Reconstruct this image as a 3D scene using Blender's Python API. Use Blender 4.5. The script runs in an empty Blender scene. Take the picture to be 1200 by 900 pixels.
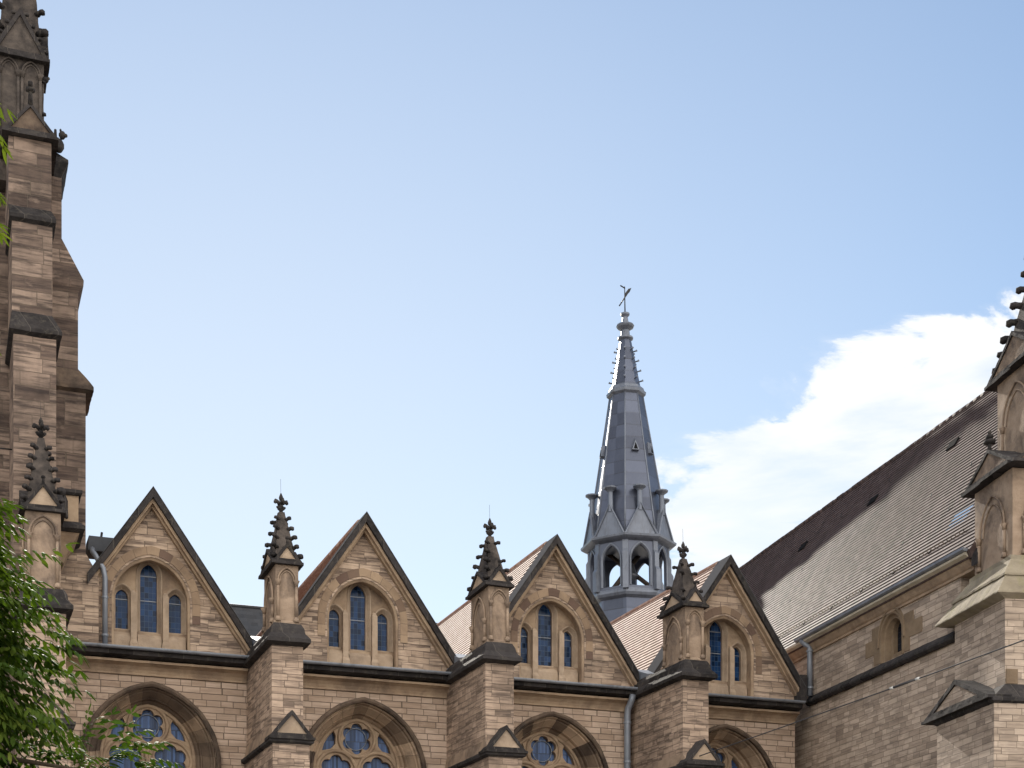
import bpy, bmesh, math, random
from mathutils import Vector, noise as mnoise
from mathutils.geometry import tessellate_polygon

random.seed(7)
SC = bpy.context.scene
COL = SC.collection
R = math.radians

# ------------------------------------------------------------------ camera, sky, sun
YAW = 20.74127                       # the camera looks this far to the right of the nave's normal (+y)
cam = bpy.data.cameras.new("camera")
cam_o = bpy.data.objects.new("camera", cam); COL.objects.link(cam_o)
cam_o.location = (0, 0, 1.6)
cam_o.rotation_euler = (R(90), 0, R(-YAW))
cam.sensor_width = 36.0
cam.lens = 53.85
cam.shift_y = 0.6083                 # rising front: verticals stay vertical
cam.clip_start = 0.1; cam.clip_end = 3000
SC.camera = cam_o

SUN_EL, SUN_AZ = 27.0, 6.8           # elevation; azimuth from +y towards +x
sd = Vector((math.sin(R(SUN_AZ)) * math.cos(R(SUN_EL)), math.cos(R(SUN_AZ)) * math.cos(R(SUN_EL)), math.sin(R(SUN_EL))))
SKY_STRENGTH, SUN_STRENGTH = 0.10, 4.6
FILL_CUMULUS = (18.5, 17.5, 16.0)
SC.view_settings.view_transform = 'Standard'
SC.view_settings.look = 'None'
SC.view_settings.exposure = 0.66
SC.view_settings.gamma = 1.0
SC.view_settings.use_curve_mapping = False

world = bpy.data.worlds.new("World"); SC.world = world
world.use_nodes = True


def nodes_of(tree):
    tree.nodes.clear()
    N, L = tree.nodes, tree.links

    def n(t, **k):
        x = N.new(t)
        for a, b in k.items():
            if a == 'inp':
                for i, v in b.items():
                    x.inputs[i].default_value = v
            else:
                setattr(x, a, b)
        return x

    def l(a, b):
        L.new(a, b)
    return n, l


def math_n(n, l, op, a, b=None, c=None, clamp=False):
    x = n('ShaderNodeMath', operation=op, use_clamp=clamp)
    for i, v in enumerate((a, b, c)):
        if v is None: continue
        if isinstance(v, (int, float)): x.inputs[i].default_value = v
        else: l(v, x.inputs[i])
    return x.outputs[0]


def ramp(n, l, fac, stops):
    x = n('ShaderNodeValToRGB')
    e = x.color_ramp.elements
    while len(e) < len(stops): e.new(0.5)
    for i, (p, c) in enumerate(stops):
        e[i].position = p
        e[i].color = (c, c, c, 1) if isinstance(c, (int, float)) else (*c, 1)
    l(fac, x.inputs[0])
    return x.outputs[0]


def mix(n, l, fac, a, b, mode='MIX'):
    x = n('ShaderNodeMix', data_type='RGBA', blend_type=mode)
    for s, v in ((0, fac), (6, a), (7, b)):
        if isinstance(v, (int, float)): x.inputs[s].default_value = v
        elif isinstance(v, tuple): x.inputs[s].default_value = (*v[:3], 1)
        else: l(v, x.inputs[s])
    return x.outputs[2]


def build_world():
    n, l = nodes_of(world.node_tree)
    sky = n('ShaderNodeTexSky', sky_type='NISHITA', sun_disc=False)
    sky.sun_elevation = R(SUN_EL); sky.sun_rotation = R(SUN_AZ)
    sky.air_density = 1.0; sky.dust_density = 0.0; sky.ozone_density = 0.2; sky.altitude = 150
    tc = n('ShaderNodeTexCoord')
    d = tc.outputs['Generated']

    def dot(v):
        x = n('ShaderNodeVectorMath', operation='DOT_PRODUCT')
        l(d, x.inputs[0]); x.inputs[1].default_value = v
        return x.outputs['Value']
    # one bank of fair-weather cloud over the transept: which side of two great circles a direction lies on,
    # broken up by wind-drawn noise
    mp = n('ShaderNodeMapping', vector_type='POINT')
    mp.inputs['Rotation'].default_value = (0.25, 0.35, 0.35)
    mp.inputs['Scale'].default_value = (5.0, 6.5, 13.0)
    l(d, mp.inputs[0])
    nz = n('ShaderNodeTexNoise', noise_dimensions='3D', inp={'Scale': 1.6, 'Detail': 9.0, 'Roughness': 0.6, 'Distortion': 0.35})
    l(mp.outputs[0], nz.inputs['Vector'])
    mp2 = n('ShaderNodeMapping')
    mp2.inputs['Rotation'].default_value = (0.25, 0.4, 0.35)
    mp2.inputs['Scale'].default_value = (5, 5, 16)
    l(d, mp2.inputs[0])
    n2 = n('ShaderNodeTexNoise', inp={'Scale': 1.0, 'Detail': 6.0, 'Roughness': 0.55, 'Distortion': 0.3})
    l(mp2.outputs[0], n2.inputs['Vector'])
    a = math_n(n, l, 'MULTIPLY', dot((0.47349, 0.10937, -0.87398)), 26.0)
    a = math_n(n, l, 'ADD', a, 0.25)
    a = math_n(n, l, 'MINIMUM', a, 1.0)
    a = math_n(n, l, 'MINIMUM', a, math_n(n, l, 'MULTIPLY_ADD', dot((0.16414, 0.38208, -0.90943)), 30.0, -0.3))
    b = math_n(n, l, 'MULTIPLY_ADD', dot((0.88911, -0.45638, 0.03476)), 22.0, 0.35)
    b = math_n(n, l, 'MINIMUM', b, 1.0)
    m = math_n(n, l, 'MINIMUM', a, b)
    dens = math_n(n, l, 'MULTIPLY_ADD', math_n(n, l, 'SUBTRACT', nz.outputs['Fac'], 0.5), 5.2, m)
    alpha = ramp(n, l, dens, [(0.0, 0.0), (0.20, 0.08), (0.36, 0.70), (0.50, 1.0)])
    thin = ramp(n, l, n2.outputs['Fac'], [(0.38, 0.5), (0.54, 1.0)])
    alpha = math_n(n, l, 'MULTIPLY', alpha, thin)
    white = mix(n, l, n2.outputs['Fac'], (6.0, 6.2, 6.5), (7.2, 7.2, 7.2))
    # summer haze: a thin white veil over the whole dome, denser low down and towards the sun
    hz = n('ShaderNodeSeparateXYZ'); l(d, hz.inputs[0])
    veil = ramp(n, l, hz.outputs['Z'], [(0.0, 0.62), (0.30, 0.46), (0.55, 0.22), (1.0, 0.15)])
    near_sun = ramp(n, l, dot(tuple(sd)), [(0.86, 0.25), (0.95, 0.85), (1.0, 1.35)])
    veil = math_n(n, l, 'MULTIPLY', veil, near_sun)
    base = mix(n, l, veil, sky.outputs[0], (5.9, 6.05, 6.05))
    col = mix(n, l, alpha, base, white)
    # broken cumulus added behind the camera, unseen, as bright fill for the shaded walls
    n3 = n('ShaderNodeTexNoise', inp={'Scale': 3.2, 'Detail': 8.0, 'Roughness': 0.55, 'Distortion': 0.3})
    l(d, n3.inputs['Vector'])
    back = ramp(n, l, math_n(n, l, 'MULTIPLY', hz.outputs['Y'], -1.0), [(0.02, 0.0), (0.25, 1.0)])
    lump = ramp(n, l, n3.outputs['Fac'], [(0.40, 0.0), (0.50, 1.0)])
    col = mix(n, l, math_n(n, l, 'MULTIPLY', back, lump), col, FILL_CUMULUS)
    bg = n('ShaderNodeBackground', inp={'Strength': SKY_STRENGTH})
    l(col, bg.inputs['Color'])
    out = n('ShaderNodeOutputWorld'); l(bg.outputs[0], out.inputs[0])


build_world()
sun = bpy.data.lights.new("sun", 'SUN'); sun.energy = SUN_STRENGTH; sun.angle = R(0.53); sun.color = (1.0, 0.93, 0.82)
sun_o = bpy.data.objects.new("sun", sun); COL.objects.link(sun_o)
sun_o.location = sd * 200
sun_o.rotation_euler = (-sd).to_track_quat('-Z', 'Y').to_euler()

# ------------------------------------------------------------------ materials
MATS = {}


def mat(name, fn):
    m = bpy.data.materials.new(name); m.use_nodes = True
    n, l = nodes_of(m.node_tree)
    sh = fn(n, l)
    o = n('ShaderNodeOutputMaterial'); l(sh, o.inputs['Surface'])
    MATS[name] = m
    return m


def pbsdf(n, l, col, rough=0.85, normal=None, metal=0.0, spec=0.35):
    b = n('ShaderNodeBsdfPrincipled', inp={'Metallic': metal, 'Specular IOR Level': spec})
    if isinstance(rough, (int, float)): b.inputs['Roughness'].default_value = rough
    else: l(rough, b.inputs['Roughness'])
    if isinstance(col, tuple): b.inputs['Base Color'].default_value = (*col, 1)
    else: l(col, b.inputs['Base Color'])
    if normal is not None: l(normal, b.inputs['Normal'])
    return b.outputs[0]


def coords(n, l):
    """object coordinates; (x+y, z) so that courses run round corners; and a shifted copy for noise"""
    tc = n('ShaderNodeTexCoord'); oi = n('ShaderNodeObjectInfo')
    s = n('ShaderNodeSeparateXYZ'); l(tc.outputs['Object'], s.inputs[0])
    xy = math_n(n, l, 'ADD', s.outputs[0], s.outputs[1])
    rnd = math_n(n, l, 'MULTIPLY', oi.outputs['Random'], 37.0)
    off = n('ShaderNodeCombineXYZ'); l(rnd, off.inputs[0]); l(rnd, off.inputs[1]); l(rnd, off.inputs[2])
    v = n('ShaderNodeVectorMath', operation='ADD'); l(tc.outputs['Object'], v.inputs[0]); l(off.outputs[0], v.inputs[1])
    return tc, s, xy, v.outputs[0], rnd


def noise(n, l, vec, scale, sc=(1, 1, 1), detail=5.0, rough=0.55, dist=0.0):
    mp = n('ShaderNodeMapping'); mp.inputs['Scale'].default_value = sc
    l(vec, mp.inputs[0])
    x = n('ShaderNodeTexNoise', inp={'Scale': scale, 'Detail': detail, 'Roughness': rough, 'Distortion': dist})
    l(mp.outputs[0], x.inputs['Vector'])
    return x.outputs['Fac']


def masonry(name, light, mid, dark, row=0.165, width=0.52, joint=0.009, strata=0.5, soot=0.5, joint_col=(0.12, 0.095, 0.075), streak=0.0):
    def fn(n, l):
        tc, s, xy, nv, rnd = coords(n, l)
        # course line wobble and a different bond on every piece
        wob = noise(n, l, nv, 1.3, detail=2.0)
        z = math_n(n, l, 'MULTIPLY_ADD', wob, 0.010, s.outputs[2])
        # blocks of unequal length: stretch x by a noise that only depends on the course
        zc = math_n(n, l, 'FLOOR', math_n(n, l, 'DIVIDE', s.outputs[2], row))
        shift = n('ShaderNodeTexWhiteNoise', noise_dimensions='2D')
        cv = n('ShaderNodeCombineXYZ'); l(zc, cv.inputs[0]); l(rnd, cv.inputs[1]); l(cv.outputs[0], shift.inputs['Vector'])
        x = math_n(n, l, 'MULTIPLY_ADD', shift.outputs['Value'], 1.7, xy)
        vec = n('ShaderNodeCombineXYZ'); l(x, vec.inputs[0]); l(z, vec.inputs[1])
        wav = n('ShaderNodeTexNoise', noise_dimensions='2D', inp={'Scale': 1.1, 'Detail': 1.0})
        cw = n('ShaderNodeCombineXYZ'); l(x, cw.inputs[0]); l(math_n(n, l, 'MULTIPLY', zc, 7.31), cw.inputs[1])
        l(cw.outputs[0], wav.inputs['Vector'])
        x2 = math_n(n, l, 'MULTIPLY_ADD', wav.outputs['Fac'], 0.5, x)
        vec2 = n('ShaderNodeCombineXYZ'); l(x2, vec2.inputs[0]); l(z, vec2.inputs[1])
        br = n('ShaderNodeTexBrick', offset=0.5, offset_frequency=2, squash=0.72, squash_frequency=3,
               inp={'Scale': 1.0, 'Mortar Size': joint, 'Mortar Smooth': 0.25, 'Bias': 0.0, 'Brick Width': width, 'Row Height': row})
        br.inputs['Color1'].default_value = (0, 0, 0, 1); br.inputs['Color2'].default_value = (1, 1, 1, 1)
        br.inputs['Mortar'].default_value = (0.5, 0.5, 0.5, 1)
        l(vec2.outputs[0], br.inputs['Vector'])
        tone = ramp(n, l, br.outputs['Color'], [(0.0, tuple(0.7 * a + 0.3 * b for a, b in zip(mid, dark))), (0.2, mid), (0.5, light), (0.85, tuple(1.08 * a for a in light)), (1.0, mid)])
        # bedding strata of the sandstone, drawn out along the course
        blk = n('ShaderNodeVectorMath', operation='MULTIPLY_ADD'); l(br.outputs['Color'], blk.inputs[0]); blk.inputs[1].default_value = (2.2, 2.2, 0.16); l(nv, blk.inputs[2])
        st = noise(n, l, blk.outputs[0], 1.0, (0.8, 0.8, 10.0), 6.0, 0.62, 0.3)
        stm = ramp(n, l, st, [(0.46, 0.0), (0.62, 1.0)])
        c = mix(n, l, math_n(n, l, 'MULTIPLY', stm, strata), tone, dark)
        big = noise(n, l, nv, 0.55, (1, 1, 1.6), 5.0, 0.6, 0.3)
        bm = ramp(n, l, big, [(0.45, 0.0), (0.68, 1.0)])
        c = mix(n, l, math_n(n, l, 'MULTIPLY', bm, soot), c, tuple(0.55 * v for v in dark))
        if streak:
            vs = noise(n, l, nv, 1.0, (5.0, 5.0, 0.5), 5.0, 0.6)
            vm = ramp(n, l, vs, [(0.5, 0.0), (0.72, 1.0)])
            c = mix(n, l, math_n(n, l, 'MULTIPLY', vm, streak), c, (0.06, 0.05, 0.045))
        pale = noise(n, l, nv, 2.2, (1, 1, 2.0), 4.0, 0.6)
        pm = ramp(n, l, pale, [(0.58, 0.0), (0.75, 0.45)])
        c = mix(n, l, pm, c, tuple(min(1, v * 1.35) for v in light))
        c = mix(n, l, math_n(n, l, 'MULTIPLY', br.outputs['Fac'], 0.9), c, joint_col)
        fine = noise(n, l, nv, 26.0, detail=6.0, rough=0.65)
        h = math_n(n, l, 'MULTIPLY_ADD', br.outputs['Fac'], -0.8, math_n(n, l, 'MULTIPLY_ADD', fine, 0.5, math_n(n, l, 'MULTIPLY', st, 0.5)))
        h = math_n(n, l, 'ADD', h, math_n(n, l, 'MULTIPLY', br.outputs['Color'], 0.6))
        bp = n('ShaderNodeBump', inp={'Strength': 0.9, 'Distance': 0.025}); l(h, bp.inputs['Height'])
        return pbsdf(n, l, c, 0.9, bp.outputs[0], spec=0.2)
    return mat(name, fn)


def plainstone(name, a, b, dark, soot=0.5, scale=1.0, rough=0.9, moss=None, joints=None):
    def fn(n, l):
        tc, s, xy, nv, rnd = coords(n, l)
        c = mix(n, l, ramp(n, l, noise(n, l, nv, 2.4 * scale, (1, 1, 1.5), 6, 0.6), [(0.35, 0.0), (0.65, 1.0)]), a, b)
        sm = ramp(n, l, noise(n, l, nv, 1.1 * scale, (1, 1, 0.8), 7, 0.66, 0.4), [(0.46, 0.0), (0.66, 1.0)])
        c = mix(n, l, math_n(n, l, 'MULTIPLY', sm, soot), c, dark)
        if moss:
            mm = ramp(n, l, noise(n, l, nv, 4.0 * scale, detail=8, rough=0.7), [(0.52, 0.0), (0.66, 0.8)])
            c = mix(n, l, mm, c, moss)
        f = noise(n, l, nv, 18.0, detail=8, rough=0.7)
        if joints:                    # butt joints between the stones of a moulding, each stone its own tone
            q = math_n(n, l, 'DIVIDE', xy, joints)
            j = math_n(n, l, 'LESS_THAN', math_n(n, l, 'FRACT', q), 0.022)
            w = n('ShaderNodeTexWhiteNoise', noise_dimensions='2D'); cv = n('ShaderNodeCombineXYZ')
            l(math_n(n, l, 'FLOOR', q), cv.inputs[0]); l(rnd, cv.inputs[1]); l(cv.outputs[0], w.inputs['Vector'])
            c = mix(n, l, math_n(n, l, 'MULTIPLY', w.outputs['Value'], 0.4), c, tuple(2.2 * v for v in a))
            c = mix(n, l, math_n(n, l, 'MULTIPLY', j, 0.6), c, (0.13, 0.115, 0.10))
        bp = n('ShaderNodeBump', inp={'Strength': 0.6, 'Distance': 0.03}); l(f, bp.inputs['Height'])
        return pbsdf(n, l, c, rough, bp.outputs[0], spec=0.12)
    return mat(name, fn)


def voussoirs(name, a, b, dark, width=0.34, depth=0.9, soot=0.5):
    def fn(n, l):
        tc, s, xy, nv, rnd = coords(n, l)
        uv = n('ShaderNodeSeparateXYZ'); l(tc.outputs['UV'], uv.inputs[0])
        u = math_n(n, l, 'DIVIDE', uv.outputs[0], width)
        k = math_n(n, l, 'FLOOR', u); fr = math_n(n, l, 'FRACT', u)
        j = math_n(n, l, 'LESS_THAN', fr, 0.035)
        w = n('ShaderNodeTexWhiteNoise', noise_dimensions='2D')
        cv = n('ShaderNodeCombineXYZ'); l(k, cv.inputs[0]); l(rnd, cv.inputs[1]); l(cv.outputs[0], w.inputs['Vector'])
        c = ramp(n, l, w.outputs['Value'], [(0.0, dark), (0.30, tuple(0.5 * (p + q) for p, q in zip(b, dark))), (0.42, b), (0.75, a), (1.0, tuple(1.15 * v for v in a))])
        sm = ramp(n, l, noise(n, l, nv, 1.7, (1, 1, 1), 7, 0.64, 0.3), [(0.45, 0.0), (0.66, 1.0)])
        c = mix(n, l, math_n(n, l, 'MULTIPLY', sm, soot), c, tuple(0.6 * v for v in dark))
        c = mix(n, l, math_n(n, l, 'MULTIPLY', j, 0.7), c, (0.09, 0.07, 0.055))
        f = noise(n, l, nv, 20.0, detail=7, rough=0.7)
        h = math_n(n, l, 'MULTIPLY_ADD', j, -1.0, f)
        bp = n('ShaderNodeBump', inp={'Strength': 0.5, 'Distance': 0.02}); l(h, bp.inputs['Height'])
        return pbsdf(n, l, c, 0.9, bp.outputs[0], spec=0.2)
    return mat(name, fn)


def tiles(name, cols, row, width, axis, slope, rough=0.5, spec=0.5, stain=0.5, stain_col=(0.05, 0.045, 0.04)):
    """clay or slate courses: axis = the object axis along the ridge; the slope is measured from z"""
    def fn(n, l):
        tc, s, xy, nv, rnd = coords(n, l)
        a = s.outputs[axis]
        q = math_n(n, l, 'DIVIDE', s.outputs[2], math.sin(slope))
        vec = n('ShaderNodeCombineXYZ'); l(a, vec.inputs[0]); l(q, vec.inputs[1])
        br = n('ShaderNodeTexBrick', offset=0.5, offset_frequency=2, squash=1.0, squash_frequency=2,
               inp={'Scale': 1.0, 'Mortar Size': 0.006, 'Mortar Smooth': 0.3, 'Bias': 0.0, 'Brick Width': width, 'Row Height': row})
        br.inputs['Color1'].default_value = (0, 0, 0, 1); br.inputs['Color2'].default_value = (1, 1, 1, 1)
        br.inputs['Mortar'].default_value = (0.3, 0.3, 0.3, 1)
        l(vec.outputs[0], br.inputs['Vector'])
        c = ramp(n, l, br.outputs['Color'], [(0.0, cols[0]), (0.5, cols[1]), (1.0, cols[2])])
        along = (0.55, 2.2, 0.9) if axis == 1 else (2.2, 0.55, 0.9)
        sm = ramp(n, l, noise(n, l, nv, 0.62, along, 7, 0.66, 0.9), [(0.44, 0.0), (0.64, 1.0)])
        c = mix(n, l, math_n(n, l, 'MULTIPLY', sm, stain), c, stain_col)
        sm2 = ramp(n, l, noise(n, l, nv, 3.0, (1, 1, 1), 5, 0.6), [(0.5, 0.0), (0.72, 0.5)])
        c = mix(n, l, sm2, c, cols[2])
        f = noise(n, l, nv, 22.0, detail=4)
        h = math_n(n, l, 'MULTIPLY_ADD', br.outputs['Fac'], -1.0, math_n(n, l, 'MULTIPLY_ADD', f, 0.3, math_n(n, l, 'MULTIPLY', br.outputs['Color'], 0.5)))
        bp = n('ShaderNodeBump', inp={'Strength': 0.5, 'Distance': 0.02}); l(h, bp.inputs['Height'])
        return pbsdf(n, l, c, rough, bp.outputs[0], spec=spec)
    return mat(name, fn)


def metal_sheet(name, a, b, rough=0.5, metal=0.35, seams=None, stain=(0.06, 0.06, 0.065)):
    def fn(n, l):
        tc, s, xy, nv, rnd = coords(n, l)
        c = mix(n, l, ramp(n, l, noise(n, l, nv, 1.4, (1, 1, 1), 6, 0.6), [(0.35, 0.0), (0.65, 1.0)]), a, b)
        vs = ramp(n, l, noise(n, l, nv, 2.0, (2.5, 2.5, 0.4), 6, 0.62), [(0.52, 0.0), (0.72, 0.55)])
        c = mix(n, l, vs, c, stain)
        h = noise(n, l, nv, 3.0, (1, 1, 0.6), 3)
        if seams:
            uv = n('ShaderNodeSeparateXYZ'); l(tc.outputs['UV'], uv.inputs[0])
            fr = math_n(n, l, 'FRACT', math_n(n, l, 'DIVIDE', uv.outputs[1], seams))
            j = math_n(n, l, 'LESS_THAN', fr, 0.075)
            c = mix(n, l, math_n(n, l, 'MULTIPLY', j, 0.85), c, (0.05, 0.052, 0.06))
            k = n('ShaderNodeTexWhiteNoise', noise_dimensions='2D')
            cv = n('ShaderNodeCombineXYZ')
            l(math_n(n, l, 'FLOOR', math_n(n, l, 'DIVIDE', uv.outputs[1], seams)), cv.inputs[0])
            l(math_n(n, l, 'FLOOR', uv.outputs[0]), cv.inputs[1]); l(cv.outputs[0], k.inputs['Vector'])
            c = mix(n, l, 0.6, c, ramp(n, l, k.outputs['Value'], [(0, tuple(0.7 * v for v in a)), (1, tuple(1.25 * v for v in b))]))
            h = math_n(n, l, 'MULTIPLY_ADD', j, -1.2, h)
        bp = n('ShaderNodeBump', inp={'Strength': 0.35, 'Distance': 0.03}); l(h, bp.inputs['Height'])
        return pbsdf(n, l, c, rough, bp.outputs[0], metal=metal, spec=0.5)
    return mat(name, fn)


def leaded_glass(name, col, lead, gx, gz, w=0.05, rough=0.12):
    def fn(n, l):
        tc, s, xy, nv, rnd = coords(n, l)
        fx = math_n(n, l, 'FRACT', math_n(n, l, 'DIVIDE', xy, gx)); fz = math_n(n, l, 'FRACT', math_n(n, l, 'DIVIDE', s.outputs[2], gz))
        j = math_n(n, l, 'MAXIMUM', math_n(n, l, 'LESS_THAN', fx, w * 1.2), math_n(n, l, 'LESS_THAN', fz, w))
        cx = math_n(n, l, 'FLOOR', math_n(n, l, 'DIVIDE', xy, gx)); cz = math_n(n, l, 'FLOOR', math_n(n, l, 'DIVIDE', s.outputs[2], gz))
        cv = n('ShaderNodeCombineXYZ'); l(cx, cv.inputs[0]); l(cz, cv.inputs[1]); l(rnd, cv.inputs[2])
        wn = n('ShaderNodeTexWhiteNoise', noise_dimensions='3D'); l(cv.outputs[0], wn.inputs['Vector'])
        c = mix(n, l, wn.outputs['Value'], tuple(0.35 * v for v in col), tuple(1.7 * v for v in col))
        dirt = ramp(n, l, noise(n, l, nv, 2.5, (1, 1, 0.7), 5), [(0.4, 0.0), (0.75, 0.5)])
        c = mix(n, l, dirt, c, tuple(0.45 * v for v in col))
        c = mix(n, l, math_n(n, l, 'MULTIPLY', j, 0.85), c, lead)
        # every quarry sits a little differently in its lead
        h = math_n(n, l, 'MULTIPLY_ADD', wn.outputs['Value'], math_n(n, l, 'SUBTRACT', fx, 0.5), math_n(n, l, 'MULTIPLY', noise(n, l, nv, 4.0), 0.6))
        bp = n('ShaderNodeBump', inp={'Strength': 0.5, 'Distance': 0.03}); l(h, bp.inputs['Height'])
        return pbsdf(n, l, c, math_n(n, l, 'MULTIPLY_ADD', j, 0.4, rough), bp.outputs[0], spec=0.14)
    return mat(name, fn)


masonry('ashlar', (0.545, 0.417, 0.330), (0.490, 0.366, 0.282), (0.240, 0.171, 0.121), strata=0.4, soot=0.3)
masonry('gable_ashlar', (0.530, 0.402, 0.304), (0.400, 0.296, 0.220), (0.115, 0.085, 0.071), row=0.17, width=0.6, joint=0.005, strata=0.9, soot=0.6, streak=0.2)
masonry('pier_ashlar', (0.475, 0.356, 0.274), (0.400, 0.296, 0.225), (0.125, 0.093, 0.077), row=0.165, width=0.46, joint=0.006, strata=0.85, soot=0.5, streak=0.2)
masonry('tower_ashlar', (0.318, 0.237, 0.189), (0.181, 0.131, 0.106), (0.052, 0.040, 0.038), row=0.34, width=0.95, joint=0.008, strata=0.8, soot=0.7, streak=0.3)
masonry('transept_ashlar', (0.520, 0.417, 0.335), (0.420, 0.332, 0.262), (0.140, 0.111, 0.094), row=0.15, width=0.5, joint=0.005, strata=0.5, soot=0.3)
plainstone('trim_stone', (0.430, 0.322, 0.225), (0.350, 0.251, 0.173), (0.140, 0.100, 0.079), 0.65, 1.3)
plainstone('pale_stone', (0.460, 0.356, 0.267), (0.390, 0.296, 0.215), (0.180, 0.136, 0.105), 0.55, 1.3)
plainstone('pinnacle_stone', (0.380, 0.286, 0.215), (0.280, 0.206, 0.151), (0.070, 0.055, 0.050), 0.8)
plainstone('spire_stone', (0.12, 0.10, 0.088), (0.06, 0.052, 0.048), (0.016, 0.015, 0.016), 0.85, 1.3)
plainstone('sooty_brown', (0.170, 0.126, 0.094), (0.110, 0.080, 0.063), (0.030, 0.027, 0.027), 0.8, 1.4)
plainstone('sooty_stone', (0.04, 0.036, 0.036), (0.02, 0.0185, 0.0195), (0.008, 0.008, 0.009), 0.8, 1.6, moss=(0.075, 0.066, 0.055), joints=0.62)
plainstone('weathered_cap', (0.33, 0.285, 0.215), (0.26, 0.22, 0.165), (0.10, 0.085, 0.065), 0.5, moss=(0.25, 0.225, 0.13))
plainstone('ochre_stone', (0.27, 0.20, 0.135), (0.21, 0.15, 0.10), (0.10, 0.075, 0.055), 0.5)
plainstone('lit_cream_stone', (0.62, 0.56, 0.45), (0.5, 0.44, 0.35), (0.25, 0.21, 0.16), 0.4)  # cream eave stone, its lit look put into the paler colour
voussoirs('archivolt_stone', (0.470, 0.351, 0.252), (0.340, 0.251, 0.178), (0.100, 0.075, 0.061), 0.36, soot=0.55)
voussoirs('ring_stone', (0.380, 0.276, 0.189), (0.310, 0.221, 0.151), (0.150, 0.100, 0.079), 0.3, soot=0.4)
PITCH = R(58.0)
GP = math.atan(1.45)
tiles('grey_tile', [(0.072, 0.050, 0.048), (0.096, 0.069, 0.065), (0.125, 0.094, 0.089)], 0.155, 0.17, 1, PITCH, 0.68, 0.048, 0.65, (0.048, 0.036, 0.034))
tiles('red_tile', [(0.26, 0.165, 0.13), (0.33, 0.225, 0.185), (0.40, 0.29, 0.245)], 0.15, 0.17, 1, GP, 0.75, 0.04, 0.2, (0.18, 0.12, 0.1))
tiles('slate', [(0.022, 0.024, 0.03), (0.03, 0.033, 0.04), (0.042, 0.045, 0.053)], 0.22, 0.3, 0, PITCH, 0.6, 0.3, 0.3)
metal_sheet('zinc', (0.20, 0.22, 0.26), (0.27, 0.295, 0.34), 0.5, 0.3)
metal_sheet('lead_sheet', (0.062, 0.072, 0.105), (0.085, 0.098, 0.138), 0.36, 0.55, seams=0.62, stain=(0.06, 0.065, 0.08))
metal_sheet('lead_trim', (0.115, 0.13, 0.165), (0.155, 0.175, 0.22), 0.45, 0.25)
metal_sheet('dark_lead', (0.055, 0.06, 0.07), (0.09, 0.095, 0.11), 0.85, 0.0)
mat('matte_lead', lambda n, l: pbsdf(n, l, (0.10, 0.10, 0.105), 1.0, spec=0.0))
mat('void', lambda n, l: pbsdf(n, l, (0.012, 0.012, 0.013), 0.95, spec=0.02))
leaded_glass('lancet_glass', (0.011, 0.037, 0.105), (0.09, 0.14, 0.21), 0.105, 0.15)
leaded_glass('rose_glass', (0.065, 0.115, 0.25), (0.05, 0.065, 0.10), 0.055, 0.42, 0.06)
leaded_glass('dark_glass', (0.012, 0.014, 0.02), (0.03, 0.03, 0.035), 0.12, 0.16)
mat('sky_glass', lambda n, l: pbsdf(n, l, (0.50, 0.60, 0.68), 0.08, metal=0.9, spec=0.6))
mat('iron', lambda n, l: pbsdf(n, l, (0.03, 0.03, 0.033), 0.5, metal=0.4))
mat('bronze', lambda n, l: pbsdf(n, l, (0.10, 0.105, 0.12), 0.45, metal=0.6))
mat('cable_rubber', lambda n, l: pbsdf(n, l, (0.06, 0.058, 0.06), 0.45))
mat('white_ceramic', lambda n, l: pbsdf(n, l, (0.6, 0.6, 0.58), 0.3))
plainstone('timber', (0.07, 0.055, 0.045), (0.05, 0.04, 0.035), (0.03, 0.025, 0.02), 0.4)
plainstone('bark', (0.11, 0.085, 0.06), (0.07, 0.055, 0.04), (0.03, 0.026, 0.02), 0.5, 3.0)


def leaf_mat(n, l):
    at = n('ShaderNodeAttribute', attribute_name='tone')
    c = ramp(n, l, at.outputs['Fac'], [(0.0, (0.012, 0.028, 0.007)), (0.45, (0.045, 0.08, 0.014)), (0.8, (0.10, 0.14, 0.023)), (1.0, (0.19, 0.22, 0.045))])
    ct = mix(n, l, 1.0, c, (1.35, 1.5, 0.5), 'MULTIPLY')
    d = n('ShaderNodeBsdfPrincipled', inp={'Roughness': 0.65, 'Specular IOR Level': 0.06}); l(c, d.inputs['Base Color'])
    t = n('ShaderNodeBsdfTranslucent'); l(ct, t.inputs['Color'])
    m = n('ShaderNodeMixShader', inp={0: 0.30}); l(d.outputs[0], m.inputs[1]); l(t.outputs[0], m.inputs[2])
    return m.outputs[0]


mat('leaf', leaf_mat)


def ground_mat(n, l):
    tc, s, xy, nv, rnd = coords(n, l)
    br = n('ShaderNodeTexBrick', inp={'Scale': 1.0, 'Mortar Size': 0.012, 'Brick Width': 0.3, 'Row Height': 0.3})
    br.inputs['Color1'].default_value = (0.24, 0.215, 0.19, 1); br.inputs['Color2'].default_value = (0.32, 0.29, 0.25, 1)
    br.inputs['Mortar'].default_value = (0.1, 0.09, 0.08, 1)
    l(tc.outputs['Object'], br.inputs['Vector'])
    c = mix(n, l, ramp(n, l, noise(n, l, nv, 0.3), [(0.4, 0.0), (0.7, 0.5)]), br.outputs['Color'], (0.15, 0.14, 0.125))
    return pbsdf(n, l, c, 0.85)


mat('paving', ground_mat)

# ------------------------------------------------------------------ geometry helpers


WEAR = {'sooty_stone': 0.010, 'spire_stone': 0.012, 'pinnacle_stone': 0.007, 'trim_stone': 0.006, 'weathered_cap': 0.012, 'sooty_brown': 0.012, 'pale_stone': 0.005}


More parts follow.
